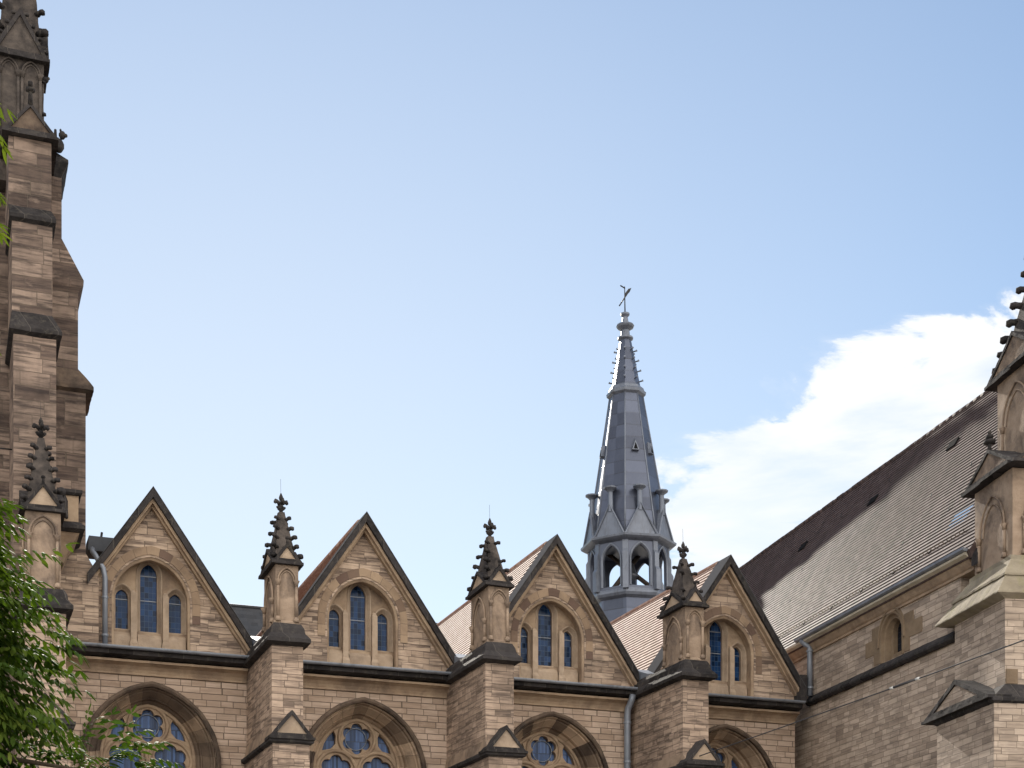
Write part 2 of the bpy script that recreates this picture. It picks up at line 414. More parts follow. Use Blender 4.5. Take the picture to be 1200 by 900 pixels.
class MB:
    """collects faces; build() links them as one mesh object"""
    def __init__(s): s.v, s.f, s.uv, s.sm = [], [], {}, set()

    def add(s, verts, faces, smooth=False):
        o = len(s.v); s.v += [tuple(p) for p in verts]
        for f in faces:
            if smooth: s.sm.add(len(s.f))
            s.f.append(tuple(i + o for i in f))
        return s

    def box(s, x0, x1, y0, y1, z0, z1):
        v = [(x, y, z) for z in (z0, z1) for y in (y0, y1) for x in (x0, x1)]
        return s.add(v, [(0, 2, 3, 1), (4, 5, 7, 6), (0, 1, 5, 4), (2, 6, 7, 3), (0, 4, 6, 2), (1, 3, 7, 5)])

    def prism(s, poly, axis, lo, hi):
        """poly in the two other axes (in x, y, z order), extruded along axis"""
        def pt(a, b, c):
            return {'x': (c, a, b), 'y': (a, c, b), 'z': (a, b, c)}[axis]
        k = len(poly)
        v = [pt(a, b, lo) for a, b in poly] + [pt(a, b, hi) for a, b in poly]
        f = [tuple(range(k)), tuple(range(2 * k - 1, k - 1, -1))]
        f += [(i, k + i, k + (i + 1) % k, (i + 1) % k) for i in range(k)]
        return s.add(v, f)

    def plate(s, outer, holes, y0, y1, axis='y'):
        """flat slab with holes: outlines in (x, z) extruded along y (or in (y, z) along x)"""
        def pt(a, b, c): return (a, c, b) if axis == 'y' else (c, a, b)
        loops = [outer] + list(holes)
        tri = tessellate_polygon([[Vector((a, b, 0)) for a, b in lp] for lp in loops])
        flat = [p for lp in loops for p in lp]; k = len(flat)
        v = [pt(a, b, y0) for a, b in flat] + [pt(a, b, y1) for a, b in flat]
        f = [tuple(t) for t in tri] + [tuple(i + k for i in reversed(t)) for t in tri]
        o = 0
        for lp in loops:
            m = len(lp)
            f += [(o + i, o + (i + 1) % m, o + k + (i + 1) % m, o + k + i) for i in range(m)]
            o += m
        return s.add(v, f)

    def loft(s, curves, closed=False, cap=False, smooth=False, uvscale=1.0):
        """curves: lists of equal length; quads between them; uv = arc length along, distance across"""
        m = len(curves[0]); o = len(s.v)
        for c in curves: s.v += [tuple(p) for p in c]
        ref = curves[len(curves) // 2]
        al = [0.0]
        for i in range(1, m): al.append(al[-1] + (Vector(ref[i]) - Vector(ref[i - 1])).length)
        al.append(al[-1] + (Vector(ref[0]) - Vector(ref[-1])).length)
        ac = 0.0
        for j in range(len(curves) - 1):
            d = max((Vector(curves[j + 1][i]) - Vector(curves[j][i])).length for i in range(m))
            for i in range(m if closed else m - 1):
                i2 = (i + 1) % m
                fi = len(s.f)
                s.f.append((o + j * m + i, o + j * m + i2, o + (j + 1) * m + i2, o + (j + 1) * m + i))
                s.uv[fi] = [(al[i], ac), (al[i + 1], ac), (al[i + 1], ac + d), (al[i], ac + d)]
                if smooth: s.sm.add(fi)
            ac += d
        if cap and closed:
            s.f.append(tuple(o + i for i in range(m)))
            e = o + (len(curves) - 1) * m
            s.f.append(tuple(e + i for i in reversed(range(m))))
        return s

    def ngon(s, cx, cy, rings, k, a0=0.0, cap=True, smooth=False):
        """rings of (radius, z) round a vertical axis"""
        return s.loft([[(cx + r * math.cos(a0 + 2 * math.pi * i / k), cy + r * math.sin(a0 + 2 * math.pi * i / k), z) for i in range(k)] for r, z in rings], True, cap, smooth)

    def rects(s, rings, cap=True):
        """stack of rectangles (x0, x1, y0, y1, z)"""
        return s.loft([[(a, c, z), (b, c, z), (b, d, z), (a, d, z)] for a, b, c, d, z in rings], True, cap)

    def tube(s, pts, rad, k=8, closed=False, smooth=True):
        pts = [Vector(p) for p in pts]; m = len(pts); rings = []; x = None
        for i, p in enumerate(pts):
            a = pts[i - 1] if (i > 0 or closed) else p
            b = pts[(i + 1) % m] if (i < m - 1 or closed) else p
            t = (b - a).normalized()
            if x is None:
                up_ = Vector((0, 0, 1)) if abs(t.z) < 0.9 else Vector((0, 1, 0))
                x = t.cross(up_).normalized()
            else:
                x = (x - t * x.dot(t)).normalized()
            y = t.cross(x).normalized()
            r = rad[i] if isinstance(rad, (list, tuple)) else rad
            rings.append([p + x * (r * math.cos(2 * math.pi * j / k)) + y * (r * math.sin(2 * math.pi * j / k)) for j in range(k)])
        if closed: rings.append(rings[0])
        return s.loft(rings, True, not closed, smooth)

    def lump(s, c, r, k=7, m=4):
        c = Vector(c)
        rx, ry, rz = (r, r, r) if isinstance(r, (int, float)) else r
        rings = []
        for i in range(m + 1):
            th = -math.pi / 2 + math.pi * i / m
            rr = max(math.cos(th), 0.08)
            rings.append([(c.x + rx * rr * math.cos(2 * math.pi * j / k), c.y + ry * rr * math.sin(2 * math.pi * j / k), c.z + rz * math.sin(th)) for j in range(k)])
        return s.loft(rings, True, True, True)

    def mesh(s, name, mats, origin):
        me = bpy.data.meshes.new(name)
        o = Vector(origin)
        wear = WEAR.get(mats, 0.0) if not s.sm else 0.0
        me.from_pydata([tuple(Vector(p) - o) for p in s.v], [], s.f)
        if s.uv:
            ul = me.uv_layers.new(name='UVMap')
            for p in me.polygons:
                for li, q in zip(p.loop_indices, s.uv.get(p.index, [(0, 0)] * len(p.vertices))): ul.data[li].uv = q
        for p in me.polygons:
            if p.index in s.sm: p.use_smooth = True
        bm = bmesh.new(); bm.from_mesh(me)
        bmesh.ops.remove_doubles(bm, verts=bm.verts, dist=1e-5)
        bmesh.ops.recalc_face_normals(bm, faces=bm.faces)
        if wear:                      # weathered edges: cut long edges, then let every vertex stray a little
            for _ in range(6):
                ed = [e for e in bm.edges if e.calc_length() > 0.17]
                if not ed or len(bm.verts) > 4000: break
                bmesh.ops.subdivide_edges(bm, edges=ed, cuts=1, use_grid_fill=True)
            for v in bm.verts:
                q = v.co + o
                v.co += mnoise.noise_vector(q * 3.1) * wear + mnoise.noise_vector(q * 11.0) * wear * 0.6
        bm.to_mesh(me); bm.free()
        me.materials.append(MATS[mats])
        return me

    def build(s, name, m, parent=None, origin=None):
        """coordinates are the root's frame (world for an unrotated root, whose location is taken off)"""
        if origin is None:
            xs, ys, zs = zip(*s.v)
            origin = ((min(xs) + max(xs)) / 2, (min(ys) + max(ys)) / 2, min(zs))
        ob = bpy.data.objects.new(name, s.mesh(name, m, origin)); COL.objects.link(ob)
        place(ob, origin, parent)
        return ob


ORIG = {}      # frame coordinates of every object's origin


def place(ob, origin, parent):
    ORIG[ob.name] = Vector(origin)
    if parent is not None:
        ob.parent = parent
        ob.location = Vector(origin) - ORIG[parent.name]
    else:
        ob.location = origin


def dup(src, parent, origin, rot=0.0):
    c = src.copy(); COL.objects.link(c)
    place(c, origin, parent); c.rotation_euler = (0, 0, rot)
    return c


def root(name, label, cat, loc, rotz=0.0, local=False):
    o = bpy.data.objects.new(name, None); COL.objects.link(o)
    o.location = loc; o.rotation_euler = (0, 0, rotz); o.empty_display_size = 0.5
    o['label'] = label; o['category'] = cat
    ORIG[o.name] = Vector((0, 0, 0)) if local else Vector(loc)
    return o


def arch(w, h, zs, zb, n=12):
    """pointed arch outline (x, z) about x = 0: left foot, left springing ... apex ... right springing, right foot"""
    rad = (w * w + h * h) / (2 * w); cx = w - rad
    th = math.acos(max(-1, min(1, -cx / rad)))
    right = [(cx + rad * math.cos(th * i / n), zs + rad * math.sin(th * i / n)) for i in range(n + 1)]
    left = [(-x, z) for x, z in right[:-1]]
    return [(-w, zb)] + left + right[::-1] + [(w, zb)]


def shift(pts, dx, dz=0.0): return [(x + dx, z + dz) for x, z in pts]


def up(pts, y): return [(x, y, z) for x, z in pts]


def circle(cx, cz, r, k=28): return [(cx + r * math.cos(2 * math.pi * i / k), cz + r * math.sin(2 * math.pi * i / k)) for i in range(k)]


def foil(cx, cz, d, rl, lobes, rot, k=10):
    out = []
    for i in range(lobes * k):
        a = 2 * math.pi * i / (lobes * k); al = (a % (2 * math.pi / lobes)) - math.pi / lobes
        al = -al if False else al
        t = d * math.cos(al) + math.sqrt(max(rl * rl - (d * math.sin(al)) ** 2, 0))
        out.append((cx + t * math.cos(a + rot), cz + t * math.sin(a + rot)))
    return out


# ------------------------------------------------------------------ ground
g = MB(); g.add([(-900, -900, 0), (900, -900, 0), (900, 900, 0), (-900, 900, 0)], [(0, 1, 2, 3)])
go = g.build('ground', 'paving', None, (0, 0, 0)); go['kind'] = 'structure'

# ------------------------------------------------------------------ the aisle: four gabled bays between buttresses
aisle = root('church_aisle', 'sandstone church aisle with four pointed gables, triple lancet windows and crocketed pinnacles', 'church', (13.5, 40, 0))
BAYS = [5.26, 10.86, 16.36, 21.85]
PIERS = [2.40, 8.10, 13.61, 19.24]
WALL = 40.0


def sawtooth(x0, z0, x1, z1, row, lift):
    """stepped line of lapped tiles from the eave (x0, z0) to the ridge (x1, z1)"""
    L = math.hypot(x1 - x0, z1 - z0); k = int(L / row)
    tx, tz = (x1 - x0) / L, (z1 - z0) / L
    nx, nz = -tz, tx
    if nz < 0: nx, nz = -nx, -nz
    pts = []
    for i in range(k):
        a, b = L * i / k, L * (i + 1) / k
        pts.append((x0 + tx * a + nx * lift, z0 + tz * a + nz * lift))
        pts.append((x0 + tx * b, z0 + tz * b))
    return pts


CROCKET = None


def crocket(parent, p, ang, size=1.0):
    global CROCKET
    if CROCKET is None:
        b = MB()
        b.tube([(-0.03, 0, -0.02), (0.035, 0, 0.0), (0.075, 0, 0.012), (0.11, 0, 0.004), (0.135, 0, -0.03)], [0.05, 0.042, 0.046, 0.055, 0.028], 6)
        b.lump((0.108, 0, -0.004), (0.05, 0.06, 0.036), 6, 3)
        CROCKET = b.mesh('crocket', 'sooty_stone', (0, 0, 0))
    o = bpy.data.objects.new('crocket', CROCKET); COL.objects.link(o)
    place(o, p, parent); o.rotation_euler = (0, random.uniform(-0.15, 0.15), ang); o.scale = (size, size * 1.15, size * random.uniform(0.9, 1.15))
    return o


def finial(parent, x, y, z, s=1.0, m='sooty_stone'):
    """foliate cross: neck ring, four curling arms, bud"""
    b = MB()
    b.ngon(x, y, [(0.05 * s, z), (0.05 * s, z + 0.08 * s), (0.10 * s, z + 0.12 * s), (0.11 * s, z + 0.15 * s), (0.05 * s, z + 0.18 * s), (0.045 * s, z + 0.30 * s)], 8, smooth=True)
    for k in range(4):
        a = k * math.pi / 2 + 0.12
        ca, sa = math.cos(a), math.sin(a)
        b.tube([(x + ca * r * s, y + sa * r * s, z + h * s) for r, h in ((0.0, 0.27), (0.07, 0.29), (0.13, 0.33), (0.17, 0.37))], [0.045 * s, 0.05 * s, 0.045 * s, 0.02 * s], 6)
        b.lump((x + ca * 0.155 * s, y + sa * 0.155 * s, z + 0.30 * s), 0.052 * s, 6, 3)
        b.lump((x + ca * 0.09 * s, y + sa * 0.09 * s, z + 0.17 * s), (0.045 * s, 0.045 * s, 0.035 * s), 6, 3)
    b.lump((x, y, z + 0.42 * s), (0.06 * s, 0.06 * s, 0.09 * s), 7, 4)
    b.lump((x, y, z + 0.50 * s), (0.03 * s, 0.03 * s, 0.05 * s), 6, 3)
    return b.build('finial', m, parent)


def spire_crockets(parent, base, tip, n, size, z_first=0.12, z_last=0.86):
    """base = (x0, x1, y0, y1, z), tip = (x, y, z, half): studs up the four arrises"""
    x0, x1, y0, y1, zb = base; tx, ty, tz, th = tip
    for cx_, cy_, ex, ey in ((x0, y0, -1, -1), (x1, y0, 1, -1), (x1, y1, 1, 1), (x0, y1, -1, 1)):
        ax, ay = tx + ex * th, ty + ey * th
        for i in range(n):
            t = z_first + (z_last - z_first) * i / (n - 1)
            p = (cx_ + (ax - cx_) * t, cy_ + (ay - cy_) * t, zb + (tz - zb) * t)
            if random.random() < 0.06: continue          # broken off
            crocket(parent, p, math.atan2(ey, ex) + random.uniform(-0.12, 0.12), size * (1.08 - 0.25 * t) * random.uniform(0.85, 1.12))


def blind_panel(parent, plane, c, half, zb, zt, front, out, name='blind_arch', m='pinnacle_stone'):
    """colonnettes and a pointed moulding set on a shaft's face: plane 'y' = face looks along -y at y=front; 'x' = along -x"""
    def P(a, d, z): return (a, front - d, z) if plane == 'y' else (front - d, a, z)
    b = MB()
    zs = zt - half * 1.25
    a = arch(half * 0.78, half * 1.1, zs, zs - 0.001, 8)
    b.tube([P(c + x, out * 0.6, z) for x, z in a], 0.026, 6)
    ci = arch(half * 0.62, half * 0.85, zs, zs - 0.001, 8)
    b.tube([P(c + x, out * 0.2, z) for x, z in ci], 0.022, 6)
    for s_ in (-1, 1):
        x = c + s_ * half * 0.80
        b.tube([P(x, out * 0.7, zb + 0.1), P(x, out * 0.7, zs - 0.12)], 0.038, 8)
        b.tube([P(x, out * 0.7, zs - 0.14), P(x, out * 0.8, zs - 0.06), P(x, out, zs + 0.01)], [0.04, 0.055, 0.085], 8)
        b.tube([P(x, out * 0.7, zb), P(x, out * 0.7, zb + 0.06), P(x, out * 0.7, zb + 0.12)], [0.075, 0.07, 0.045], 8)
    return b.build(name, m, parent)


def gablet(parent, axis, c, half, z0, z1, d0, d1, tymp='pale_stone', edge='sooty_stone', rim=0.07):
    """small stone roof: triangle of half-width `half` in the face, running from d0 (front) back to d1"""
    b = MB()
    lo = z0
    tri = [(c - half, lo), (c + half, lo), (c, z1)]
    k = (z1 - z0) / half

    def inset(r):
        za = z1 - r * math.sqrt(1 + k * k); h_ = (za - lo - r) / k
        return [(c - h_, lo + r), (c + h_, lo + r), (c, za)]
    inner = inset(rim)
    if axis == 'y':
        b.plate(tri, [inner], d0, d0 + 0.10 * (1 if d1 > d0 else -1))
        b.prism(tri, 'y', d0 + 0.10 * (1 if d1 > d0 else -1), d1)
        b.prism([(c - half - 0.04, lo - 0.07), (c + half + 0.04, lo - 0.07), (c + half + 0.04, lo - 0.002), (c - half - 0.04, lo - 0.002)], 'y', d0 - 0.03 * (1 if d1 > d0 else -1), d1)
    else:
        b.plate(tri, [inner], d0, d0 + 0.10, 'x')
        b.prism(tri, 'x', d0 + 0.10, d1)
        b.prism([(c - half - 0.04, lo - 0.07), (c + half + 0.04, lo - 0.07), (c + half + 0.04, lo - 0.002), (c - half - 0.04, lo - 0.002)], 'x', d0 - 0.03, d1)
    g_ = b.build('gablet', edge, parent)
    t = MB()
    ins = inset(rim * 0.85)
    s_ = 1 if d1 > d0 else -1
    t.prism(ins, axis, d0 + 0.045 * s_, d0 + 0.097 * s_)
    t.build('tympanum', tymp, parent)
    return g_


def pinnacle(c, half, y0, y1, zb, ze, zapex, ztip, fin_s, ncr, csize):
    """square shaft with blind arches, four gablets and a crocketed spire; c, y0..y1 = plan"""
    ym = (y0 + y1) / 2
    sh = MB(); sh.rects([(c - half - 0.05, c + half + 0.05, y0 - 0.05, y1 + 0.05, zb - 0.02), (c - half - 0.05, c + half + 0.05, y0 - 0.05, y1 + 0.05, zb + 0.05),
                         (c - half, c + half, y0, y1, zb + 0.09), (c - half, c + half, y0, y1, ze)])
    p = sh.build('pinnacle', 'pinnacle_stone', aisle)
    blind_panel(p, 'y', c, half, zb + 0.05, ze - 0.05, y0, 0.05)
    hd = (y1 - y0) / 2
    blind_panel(p, 'x', ym, min(hd, 0.62), zb + 0.05, ze - 0.05, c - half, 0.05)
    gablet(p, 'y', c, half + 0.07, ze + 0.05, zapex, y0 - 0.09, ym)
    gablet(p, 'y', c, half + 0.07, ze + 0.05, zapex, y1 + 0.09, ym)
    gablet(p, 'x', ym, hd + 0.09, ze + 0.05, zapex, c - half - 0.092, c + half + 0.09)
    base = (c - half * 0.98, c + half * 0.98, ym - hd * 0.9, ym + hd * 0.9, ze + 0.06)
    tip = (c, ym, ztip, 0.075)
    sp = MB(); sp.rects([base, (c - 0.075, c + 0.075, ym - 0.075, ym + 0.075, ztip)])
    sp.build('spire', 'spire_stone', p)
    spire_crockets(p, base, tip, ncr, csize)
    finial(p, c, ym, ztip - 0.03, fin_s)
    for s_ in (-1, 1):                       # buds on the gablet tips
        b = MB(); b.tube([(c, y0 - 0.06, zapex - 0.03), (c, y0 - 0.05, zapex + 0.07)], [0.035, 0.03], 6); b.lump((c, y0 - 0.05, zapex + 0.10), (0.06, 0.06, 0.045), 6, 3)
        if s_ < 0: b.build('bud', 'sooty_stone', p)
    b = MB(); b.tube([(c, ym, ztip + 0.3 * fin_s), (c - 0.01, ym, ztip + 0.46 * fin_s + 0.40)], 0.0035, 5); b.build('lightning_rod', 'iron', p)
    return p


def buttress(c, half, front, ztop, first=False):
    b = MB(); b.box(c - half, c + half, front, WALL + 0.2, 7.9, ztop)
    p = b.build('buttress', 'pier_ashlar', aisle)
    lw = half + 0.065
    b = MB(); b.box(c - lw, c + lw, front - 0.42, WALL + 0.2, 0, 8.0); b.build('lower_pier', 'pier_ashlar', p)
    # weathering over the lower pier and its moulding
    b = MB(); b.rects([(c - lw, c + lw, front - 0.42, WALL - 0.01, 7.93), (c - lw - 0.09, c + lw + 0.09, front - 0.5, WALL - 0.01, 7.98), (c - lw - 0.09, c + lw + 0.09, front - 0.5, WALL - 0.01, 8.05),
                       (c - lw - 0.02, c + lw + 0.02, front - 0.38, WALL - 0.01, 8.11)])
    b.build('string_course', 'sooty_stone', p)
    b = MB(); b.rects([(c - lw, c + lw, front - 0.36, WALL - 0.011, 8.10), (c - half - 0.003, c + half + 0.003, front - 0.003, WALL - 0.011, 8.42)])
    b.build('weathering', 'pinnacle_stone', p)
    gablet(p, 'y', c, lw + 0.07, 8.11, 8.74, front - 0.53, front + 0.05)
    # cap
    b = MB()
    b.rects([(c - half, c + half, front, WALL + 0.3, ztop - 0.03), (c - half - 0.15, c + half + 0.15, front - 0.24, WALL + 0.3, ztop + 0.03), (c - half - 0.15, c + half + 0.15, front - 0.24, WALL + 0.3, ztop + 0.12),
             (c - half - 0.04, c + half + 0.04, front - 0.1, WALL + 0.3, ztop + 0.27), (c - half - 0.02, c + half + 0.02, front - 0.07, WALL + 0.3, ztop + 0.40), (c - half + 0.05, c + half - 0.05, front - 0.02, WALL + 0.3, ztop + 0.52)])
    b.build('cap', 'sooty_stone', p)
    b = MB(); b.prism([(front + 1.75, ztop + 0.5), (WALL + 0.3, ztop + 0.5), (WALL + 0.3, ztop + 0.98), (front + 2.4, ztop + 0.62)], 'x', c - half + 0.1, c + half - 0.1)
    b.build('flashing', 'zinc', p)
    return p


LANCET_PROTO = None


def gable_bay(c, first):
    X = lambda pts: shift(pts, c)
    lo, hi = (2.5, 7.71) if first else (c - 2.38, c + 2.38)
    # --- wall below the gutter with the great traceried window
    WZ0 = 3.4
    hole = arch(1.66, 1.95, 7.85, WZ0, 16)
    w = MB(); w.plate([(lo, 0), (hi, 0), (hi, 10.5), (lo, 10.5)], [X(hole)[::-1]], WALL, WALL + 0.35)
    w.build('aisle_wall', 'ashlar', aisle)
    prof = [(1.66, 1.95, 7.85, 0.0), (1.63, 1.92, 7.86, -0.03), (1.60, 1.89, 7.87, 0.0), (1.585, 1.875, 7.88, 0.10), (1.545, 1.83, 7.89, 0.12), (1.53, 1.81, 7.90, 0.09), (1.51, 1.79, 7.90, 0.14),
            (1.37, 1.62, 7.97, 0.36), (1.345, 1.59, 7.98, 0.33), (1.32, 1.56, 8.0, 0.36), (1.315, 1.55, 8.0, 0.50), (1.27, 1.49, 8.03, 0.53), (1.225, 1.425, 8.05, 0.62)]
    t = MB(); t.loft([up(X(arch(a, h, z, WZ0, 16)), WALL + y) for a, h, z, y in prof])
    win = MB()
    # tracery: rose over two lobed lights
    YT = WALL + 0.66
    outline = arch(1.235, 1.44, 8.05, WZ0, 16)
    ro = (0.0, 8.93, 0.50)
    lc = [(-0.575, 8.02), (0.575, 8.02)]
    holes = [foil(ro[0], ro[1], 0.27, 0.155, 6, math.pi / 2 + math.pi / 6)]
    for x, z in lc: holes.append(foil(x, z, 0.27, 0.175, 6, math.pi / 6 + math.pi / 2))
    for s_ in (-1, 1):
        holes.append([(s_ * x, z) for x, z in ((0.97, 8.56), (0.72, 8.62), (0.60, 8.76), (0.585, 8.98), (0.64, 9.10), (0.80, 8.94), (0.92, 8.74))])
        holes.append([(s_ * x, z) for x, z in arch(0.46, 0.5, 6.9, WZ0 + 0.1, 8)] if s_ < 0 else [(x, z) for x, z in arch(0.46, 0.5, 6.9, WZ0 + 0.1, 8)])
    holes[-2] = shift(arch(0.46, 0.5, 6.9, WZ0 + 0.1, 8), -0.575); holes[-1] = shift(arch(0.46, 0.5, 6.9, WZ0 + 0.1, 8), 0.575)
    sp = [[(s_ * x, z) for x, z in ((0.97, 8.56), (0.72, 8.62), (0.60, 8.76), (0.585, 8.98), (0.64, 9.10), (0.80, 8.94), (0.92, 8.74))] for s_ in (-1, 1)]
    holes = holes[:3] + sp + holes[-2:]
    win.plate(X(outline), [X(h) for h in holes], YT, YT + 0.16)
    wo = win.build('tracery_window', 'trim_stone', aisle)
    r = MB()
    r.tube(up(X(circle(0, 8.93, 0.50)), YT - 0.015), 0.05, 8, True)
    r.build('rose_ring', 'trim_stone', wo)
    for x, z in lc:
        r = MB(); r.tube(up(X(circle(x, z, 0.545)), YT - 0.015), 0.05, 8, True); r.build('light_ring', 'trim_stone', wo)
    r = MB(); r.tube(up(X(arch(1.19, 1.39, 8.05, WZ0, 16)), YT - 0.015), 0.05, 8); r.build('arch_roll', 'trim_stone', wo)
    r = MB(); r.tube(up(X(circle(0, 8.93, 0.30, 24)), YT + 0.13), 0.014, 6, True); r.build('saddle_bar', 'zinc', wo)
    gl = MB(); gl.prism(X(arch(1.26, 1.44, 8.05, WZ0, 12)), 'y', YT + 0.17, YT + 0.19); gl.build('pane', 'rose_glass', wo)
    t.build('archivolt', 'archivolt_stone', wo)
    hm = MB(); hm.loft([up(X(arch(a, h, 7.85, 7.35, 16)), WALL + y) for a, h, y in ((1.665, 1.955, 0.01), (1.66, 1.95, -0.12), (1.70, 2.0, -0.16), (1.77, 2.07, -0.13), (1.785, 2.085, 0.01))])
    hm.build('hood_mould', 'sooty_brown', wo)
    # --- cornice and gutter
    a, b_ = (2.6, 7.70) if first else (c - 2.37, c + 2.37)
    k = MB(); k.prism([(WALL - 0.002, 10.07), (WALL - 0.05, 10.07), (WALL - 0.05, 10.12), (WALL - 0.03, 10.125), (WALL - 0.06, 10.20), (WALL - 0.13, 10.28), (WALL - 0.25, 10.335), (WALL - 0.30, 10.34), (WALL - 0.30, 10.40), (WALL - 0.002, 10.44)], 'x', a, b_)
    k.build('cornice', 'trim_stone', aisle)
    k = MB(); k.prism([(WALL - 0.002, 10.442), (WALL - 0.25, 10.442), (WALL - 0.46, 10.49), (WALL - 0.46, 10.60), (WALL - 0.002, 10.64)], 'x', a, b_)
    k.build('drip_stone', 'sooty_stone', aisle)
    k = MB()
    seg = [(-0.48 - 0.075 * (1 - math.cos(math.pi * i / 8)) + 0.0, 10.655 - 0.06 * math.sin(math.pi * i / 8)) for i in range(9)]
    k.prism([(WALL + y, z) for y, z in seg] + [(WALL - 0.63, 10.67), (WALL - 0.42, 10.67)], 'x', a, b_)
    k.prism([(WALL - 0.42, 10.648), (WALL - 0.42, 10.672), (WALL - 0.003, 10.70), (WALL - 0.003, 10.66)], 'x', a + 0.01, b_ - 0.01)
    k.build('gutter', 'zinc', aisle)
    # --- gable wall with its recessed triple lancet
    gw = MB()
    rec = arch(0.99, 1.14, 12.0, 10.75, 14)
    gw.plate([(c - 2.50, 10.64), (c + 2.50, 10.64), (c + 2.50, 10.98), (c + 0.02, 14.56), (c - 0.02, 14.56), (c - 2.50, 10.98)], [X(rec)[::-1]], WALL + 0.004, WALL + 0.45)
    gw.build('gable_wall', 'gable_ashlar', aisle)
    ar = MB()
    ar.loft([up(X(arch(x, h, 12.0, zb, 14)), WALL + y) for x, h, zb, y in ((1.25, 1.42, 11.5, 0.01), (1.245, 1.415, 11.5, -0.012), (1.05, 1.20, 11.5, -0.012), (1.03, 1.18, 11.5, 0.03), (1.0, 1.15, 11.5, 0.05), (0.985, 1.135, 11.5, 0.03))])
    ar.build('relieving_arch', 'ring_stone', aisle)
    rj = MB()
    rj.loft([up(X(arch(x, h, 12.0, 10.75, 14)), WALL + y) for x, h, y in ((0.986, 1.136, 0.02), (0.93, 1.07, 0.06), (0.925, 1.06, 0.12), (0.96, 1.10, 0.14), (0.96, 1.10, 0.42))])
    rj.build('recess_moulding', 'trim_stone', aisle)
    # recess back with three openings
    BK = WALL + 0.42
    lights = [(0.0, 0.215, 0.33, 12.77, 11.33), (-0.68, 0.16, 0.22, 12.16, 11.36), (0.68, 0.16, 0.22, 12.16, 11.36)]
    bk = MB(); bk.plate(X(arch(0.985, 1.135, 12.0, 10.66, 14)), [shift(arch(w_ + 0.085, h_ + 0.085, zs, zb - 0.05, 8), c + x)[::-1] for x, w_, h_, zs, zb in lights], BK, BK + 0.12)
    bk.build('recess_wall', 'trim_stone', aisle)
    for x, w_, h_, zs, zb in lights:
        fr = MB()
        fr.loft([up(shift(arch(w_ + e, h_ + e, zs, zb - e2, 8), c + x), BK + y) for e, e2, y in ((0.13, 0.05, -0.005), (0.11, 0.05, -0.03), (0.085, 0.05, -0.02), (0.02, 0.01, 0.10), (0.0, 0.0, 0.11), (0.0, 0.0, 0.24))])
        lw = fr.build('lancet_window', 'pale_stone', aisle)
        sl = MB(); sl.prism([(BK - 0.13, 10.70), (BK + 0.24, 10.70), (BK + 0.24, zb), (BK + 0.10, zb), (BK - 0.10, zb - 0.22)], 'x', c + x - w_ - 0.085, c + x + w_ + 0.085)
        sl.build('sill', 'pale_stone', lw)
        pn = MB(); pn.prism(shift(arch(w_ + 0.01, h_ + 0.01, zs, zb - 0.01, 8), c + x), 'y', BK + 0.215, BK + 0.235)
        pn.build('pane', 'lancet_glass', lw)
        zz = [zs + 0.02, zs - 0.62] if x == 0 else [zs - 0.02]
        for z in zz:
            br = MB(); br.box(c + x - w_, c + x + w_, BK + 0.195, BK + 0.21, z - 0.011, z + 0.011)
            br.build('saddle_bar', 'zinc', lw)
    for s_ in (-1, 1):
        ml = MB(); x = c + s_ * 0.405
        ml.rects([(x - 0.10, x + 0.10, BK - 0.2, BK - 0.006, 10.70), (x - 0.10, x + 0.10, BK - 0.2, BK - 0.006, 10.95), (x - 0.075, x + 0.075, BK - 0.15, BK - 0.006, 11.05), (x - 0.075, x + 0.075, BK - 0.15, BK - 0.006, 12.22), (x - 0.03, x + 0.03, BK - 0.05, BK - 0.006, 12.34)])
        ml.build('mullion', 'pale_stone', aisle)
    # --- coping: two raking stones meeting at the apex
    F = WALL - 0.38
    ext = 2.52
    for s_ in (-1, 1):
        e = 1.62 if (first and s_ < 0) else ext
        cp = MB(); m = 1.46
        out0, out1 = (c + s_ * e, 14.80 - m * e), (c, 14.80)
        cp.prism([out0, out1, (c, 14.80 - 0.235), (c + s_ * e, 14.80 - 0.235 - m * e)][::s_], 'y', F, WALL + 0.5)
        co = cp.build('gable_coping', 'sooty_stone', aisle)
        mo = MB(); mo.prism([(c + s_ * e, 14.56 - m * e), (c, 14.56), (c, 14.56 - 0.12), (c + s_ * e, 14.56 - 0.12 - m * e)][::s_], 'y', F + 0.10, WALL + 0.02)
        mo.prism([(c + s_ * e, 14.438 - m * e), (c, 14.438), (c, 14.438 - 0.08), (c + s_ * e, 14.438 - 0.08 - m * e)][::s_], 'y', F + 0.24, WALL + 0.022)
        mo.build('coping_moulding', 'trim_stone', co)
    # --- tiled roof running back to the nave
    rf = MB()
    e = 2.74
    ze, zr = 14.78 - 1.45 * e, 14.78
    pts = sawtooth(c - e, ze, c, zr, 0.15, 0.022)
    pr = [(2 * c - x, z) for x, z in reversed(pts)]
    rf.prism(pts + pr + [(c + e, ze - 0.12), (c, zr - 0.16), (c - e, ze - 0.12)], 'y', WALL + 0.3, 64.2)
    ro_ = rf.build('gable_roof', 'red_tile', aisle)
    vg = MB()
    for s_ in (-1, 1):
        ev = 1.62 if (first and s_ < 0) else ext
        vg.prism([(c + s_ * ev, 14.815 - 1.455 * ev), (c, 14.815), (c, 14.835), (c + s_ * ev, 14.835 - 1.455 * ev)][::s_], 'y', F - 0.01, WALL + 0.42)
    vg.build('verge_flashing', 'matte_lead', ro_)
    rc = MB(); rc.tube([(c, WALL + 0.4, zr + 0.0), (c, 64.2, zr + 0.0)], 0.07, 8); rc.build('ridge_tile', 'red_tile', ro_)


